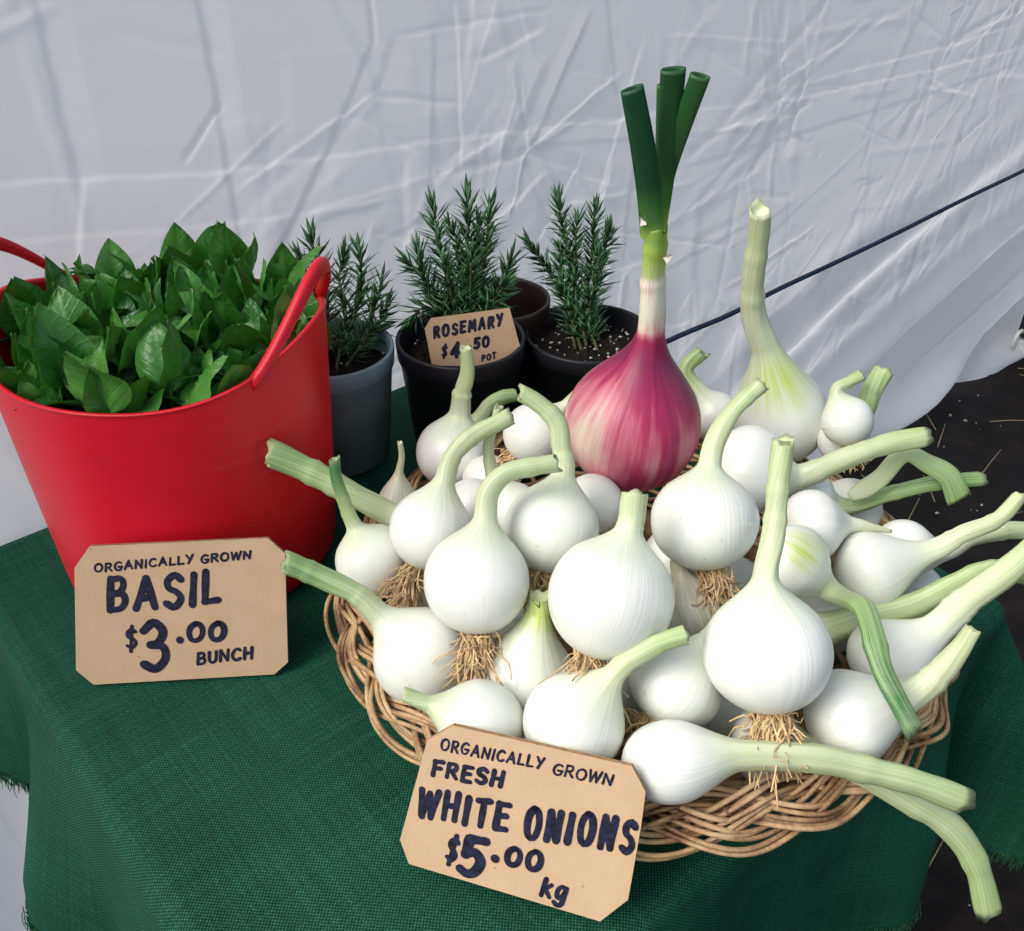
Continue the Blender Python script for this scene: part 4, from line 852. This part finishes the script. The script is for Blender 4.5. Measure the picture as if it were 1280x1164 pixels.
# ------------------------------------------------------------------ price cards
def _c(*p): return ('c', p)
def _l(*p): return ('l', p)
_S = _c((.56, .84), (.34, 1), (.07, .84), (.12, .60), (.40, .47), (.56, .24), (.32, 0), (.02, .14))
_O = _c((.34, 1), (.08, .82), (0, .46), (.12, .10), (.36, 0), (.60, .14), (.70, .52), (.58, .88), (.36, 1.0), (.30, .995))
GLY = {
 'A': (.72, [_l((0, 0), (.38, 1)), _l((.36, 1), (.70, 0)), _l((.14, .33), (.58, .36))]),
 'B': (.60, [_l((.02, 0), (.06, 1)), _c((.05, .97), (.42, .98), (.52, .76), (.36, .54), (.06, .52)), _c((.05, .52), (.46, .50), (.58, .25), (.40, .03), (.02, .02))]),
 'C': (.62, [_c((.60, .86), (.40, 1), (.13, .84), (0, .48), (.12, .10), (.38, 0), (.62, .14))]),
 'E': (.52, [_l((.02, 0), (.02, 1)), _l((0, .98), (.52, .98)), _l((.02, .52), (.44, .54)), _l((0, .02), (.52, .02))]),
 'F': (.52, [_l((.02, 0), (.04, 1)), _l((0, .97), (.54, 1)), _l((.04, .50), (.44, .54))]),
 'G': (.66, [_c((.60, .88), (.38, 1), (.12, .84), (0, .46), (.14, .08), (.40, 0), (.60, .14), (.62, .40)), _l((.34, .42), (.68, .42))]),
 'H': (.60, [_l((0, 0), (.04, 1)), _l((.56, 0), (.60, 1)), _l((.02, .50), (.58, .52))]),
 'I': (.12, [_l((.04, 0), (.08, 1))]),
 'L': (.50, [_l((.04, .98), (.02, .02)), _l((0, .02), (.52, .05))]),
 'M': (.80, [_l((0, 0), (.10, 1)), _l((.10, 1), (.40, .30)), _l((.40, .30), (.70, 1)), _l((.70, 1), (.80, 0))]),
 'N': (.62, [_l((0, 0), (.04, 1)), _l((.04, .98), (.56, .02)), _l((.56, 0), (.62, 1))]),
 'O': (.70, [_O]), '0': (.70, [_O]),
 'P': (.54, [_l((.02, 0), (.04, 1)), _c((.04, .97), (.42, .98), (.54, .74), (.40, .50), (.06, .46))]),
 'R': (.60, [_l((.02, 0), (.04, 1)), _c((.04, .97), (.42, .98), (.52, .75), (.38, .52), (.06, .48)), _l((.24, .50), (.60, 0))]),
 'S': (.58, [_S]), '$': (.58, [_S, _l((.22, -.20), (.36, 1.18))]),
 'T': (.58, [_l((.28, 0), (.30, 1)), _l((0, .97), (.60, 1))]),
 'U': (.54, [_c((0, 1), (0, .32), (.12, .04), (.34, 0), (.50, .20), (.54, .60), (.55, 1))]),
 'W': (.86, [_l((0, 1), (.16, 0)), _l((.16, 0), (.44, .90)), _l((.44, .90), (.62, 0)), _l((.62, 0), (.90, 1))]),
 'Y': (.60, [_l((0, 1), (.30, .48)), _l((.62, 1), (.20, -.04))]),
 '3': (.58, [_c((.02, .84), (.28, 1), (.52, .80), (.42, .58), (.20, .53)), _c((.20, .53), (.52, .46), (.58, .20), (.32, 0), (.02, .12))]),
 '4': (.60, [_l((.40, 0), (.46, 1)), _l((.44, 1), (0, .30)), _l((0, .28), (.62, .30))]),
 '5': (.58, [_l((.62, .97), (.12, .97)), _l((.14, .97), (.08, .52)), _c((.08, .53), (.36, .62), (.57, .38), (.44, .08), (.22, 0), (0, .10))]),
 'k': (.52, [_l((.02, 0), (.06, 1)), _l((.46, .72), (.06, .30)), _l((.18, .40), (.52, 0))]),
 'g': (.50, [_c((.46, .60), (.24, .70), (.02, .50), (.04, .12), (.26, .06), (.44, .30), (.47, .60)), _c((.48, .66), (.46, .10), (.40, -.26), (.16, -.36), (-.04, -.22))]),
 '.': (.2, [])}
def ribbon(P, w, z):
    P = np.asarray(P); T = np.gradient(P, axis=0); T /= np.linalg.norm(T, axis=1)[:, None]+1e-9; Nn = np.stack([-T[:, 1], T[:, 0]], 1)
    V = []; n = len(P); k = 5
    for s, i in ((-1, 0),): pass
    head = [P[0]+w*(-T[0]*math.sin(a)+Nn[0]*math.cos(a)) for a in np.linspace(0, math.pi, k)]
    tail = [P[-1]+w*(T[-1]*math.sin(a)-Nn[-1]*math.cos(a)) for a in np.linspace(0, math.pi, k)]
    wl = w*(1+.10*np.sin(np.linspace(0, 5, n)+P[0][0]*900))
    L = P+Nn*wl[:, None]; R_ = P-Nn*wl[:, None]
    V = list(L)+list(R_); F = [(i, n+i, n+i+1, i+1) for i in range(n-1)]
    b = len(V); V += head; F.append(tuple(range(b, b+k))); b = len(V); V += tail; F.append(tuple(range(b, b+k)))
    return np.array([(x, y, z) for x, y in V]), F
def card(name, outline, bl, br, zb, tilt, chunks, label, thick=.003):
    """a cut cardboard sign standing on the line bl-br at height zb and leaning back by tilt"""
    A, B = on_z(*bl, zb), on_z(*br, zb) if not isinstance(zb, tuple) else None
    ex = (B-A)/np.linalg.norm(B-A); back = np.cross(np.array([0, 0, 1.]), ex); ey = np.array([0, 0, math.cos(tilt)])+back*math.sin(tilt); ez = np.cross(ex, ey)
    def loc(x, y): P = on_plane(x, y, A, ez)-A; return np.array([P@ex, P@ey])
    poly = [loc(*p) for p in outline]; n = len(poly)
    ar = sum(poly[i][0]*poly[(i+1) % n][1]-poly[(i+1) % n][0]*poly[i][1] for i in range(n))
    if ar < 0: poly = poly[::-1]
    mtx = Matrix([[*r, a] for r, a in zip(np.stack([ex, ey, ez], 1), A)]+[[0, 0, 0, 1]])
    V = [(p[0], p[1], 0) for p in poly]+[(p[0], p[1], -thick) for p in poly]
    F = [tuple(range(n)), tuple(range(2*n-1, n-1, -1))]+[(i, i+n, (i+1) % n+n, (i+1) % n) for i in range(n)]
    me = mesh(name, V, F); me.materials.append(M['card']); me.materials.append(M['edge'])
    for p in me.polygons: p.material_index = 0 if p.index < 2 else 1
    o = bpy.data.objects.new(name, me); COL.objects.link(o); o.matrix_basis = mtx; tag(o, label, 'price card')
    z = .00015
    for ch in chunks:
        text, b0, b1, hp, sw = ch[:5]; slant = ch[5] if len(ch) > 5 else .19
        p0, p1 = loc(*b0), loc(*b1); mid = loc(b0[0], b0[1]-hp); h = np.linalg.norm(mid-p0); ex2 = (p1-p0)/np.linalg.norm(p1-p0); ey2 = np.array([-ex2[1], ex2[0]])
        sc = np.linalg.norm(loc(b0[0]+10, b0[1])-p0)/10; w = sw*sc/2; m = MB()
        if text == '.':
            a = np.linspace(0, 6.283, 14, endpoint=False); m.add(np.array([(p0[0]+w*math.cos(t), p0[1]+w*math.sin(t)*1.05, z) for t in a]), [tuple(range(14))])
        else:
            L = np.linalg.norm(p1-p0)-2*w*.6-slant*h*.5; gp = 2*w*1.02+.06*h; k = (L-gp*(len(text)-1))/sum(GLY[c][0] for c in text); gap = gp/k; x = 0
            for c in text:
                gw, strokes = GLY[c]; jy = rng.uniform(-.04, .04)*h; js = rng.uniform(.95, 1.06)
                for kind, pts in strokes:
                    q = [p0+ex2*(w*.6+(x+px_)*k+slant*py_*h*.8)+ey2*(w*.5+jy+py_*(h-w)*js) for px_, py_ in pts]
                    q = catmull(q, 26 if kind == 'c' else 5)
                    m.add(*ribbon(q, w*rng.uniform(.9, 1.05), z)); z += .000004
                x += gw+gap
        r = m.build('lettering', M['ink'], None, False); r.parent = o; r.matrix_basis = Matrix.Identity(4)
    return o
card('price_card', [(112, 683), (335, 673), (356, 692), (360, 828), (343, 843), (117, 856), (95, 838), (93, 710)], (117, 856), (343, 843), .0045, math.radians(18),
     [('ORGANICALLY', (118, 716), (243, 704), 11, 3.2), ('GROWN', (251, 705), (315, 698), 11, 3.2), ('BASIL', (135, 767), (280, 754), 42, 9.8), ('$', (158, 812), (175, 810), 24, 5), ('3', (176, 838), (217, 834), 60, 12), ('.', (225, 800), (235, 800), 10, 10),
      ('00', (234, 804), (285, 800), 25, 8), ('BUNCH', (246, 831), (318, 823), 15, 4.2)],
     'brown cardboard price card for basil leaning on the red tub')
card('price_card', [(566, 907), (790, 958), (807, 990), (801, 1035), (785, 1125), (750, 1152), (511, 1080), (500, 1050), (534, 925)], (511, 1080), (750, 1152), .020, math.radians(21),
     [('ORGANICALLY', (550, 938), (680, 962), 15, 3.2), ('GROWN', (690, 968), (766, 983), 15, 3.2), ('FRESH', (539, 970), (630, 986), 21, 5.8), ('WHITE', (521, 1021), (638, 1040), 36, 8), ('ONIONS', (654, 1047), (796, 1068), 41, 9.0), ('$', (556, 1076), (573, 1080), 30, 5.5),
      ('5', (571, 1092), (607, 1099), 50, 12), ('.', (619, 1073), (630, 1073), 10, 11), ('00', (630, 1081), (679, 1090), 26, 8), ('kg', (674, 1119), (709, 1128), 25, 6)],
     'brown cardboard price card for white onions propped against the basket front')
card('price_card', [(539, 398), (637, 385), (650, 433), (642, 446), (594, 458), (540, 457), (531, 411)], (540, 457), (648, 446), .112, math.radians(16),
     [('ROSEMARY', (542, 424), (630, 407), 15, 4.2), ('$', (552, 446), (560, 445), 13, 3.2), ('4', (563, 448), (577, 446), 20, 4.5), ('.', (587, 434), (590, 434), 5, 5), ('50', (592, 437), (613, 433), 14, 4.3), ('POT', (602, 452), (621, 448), 8, 2.4)],
     'small cardboard price card for rosemary stuck in the black pot', .002)
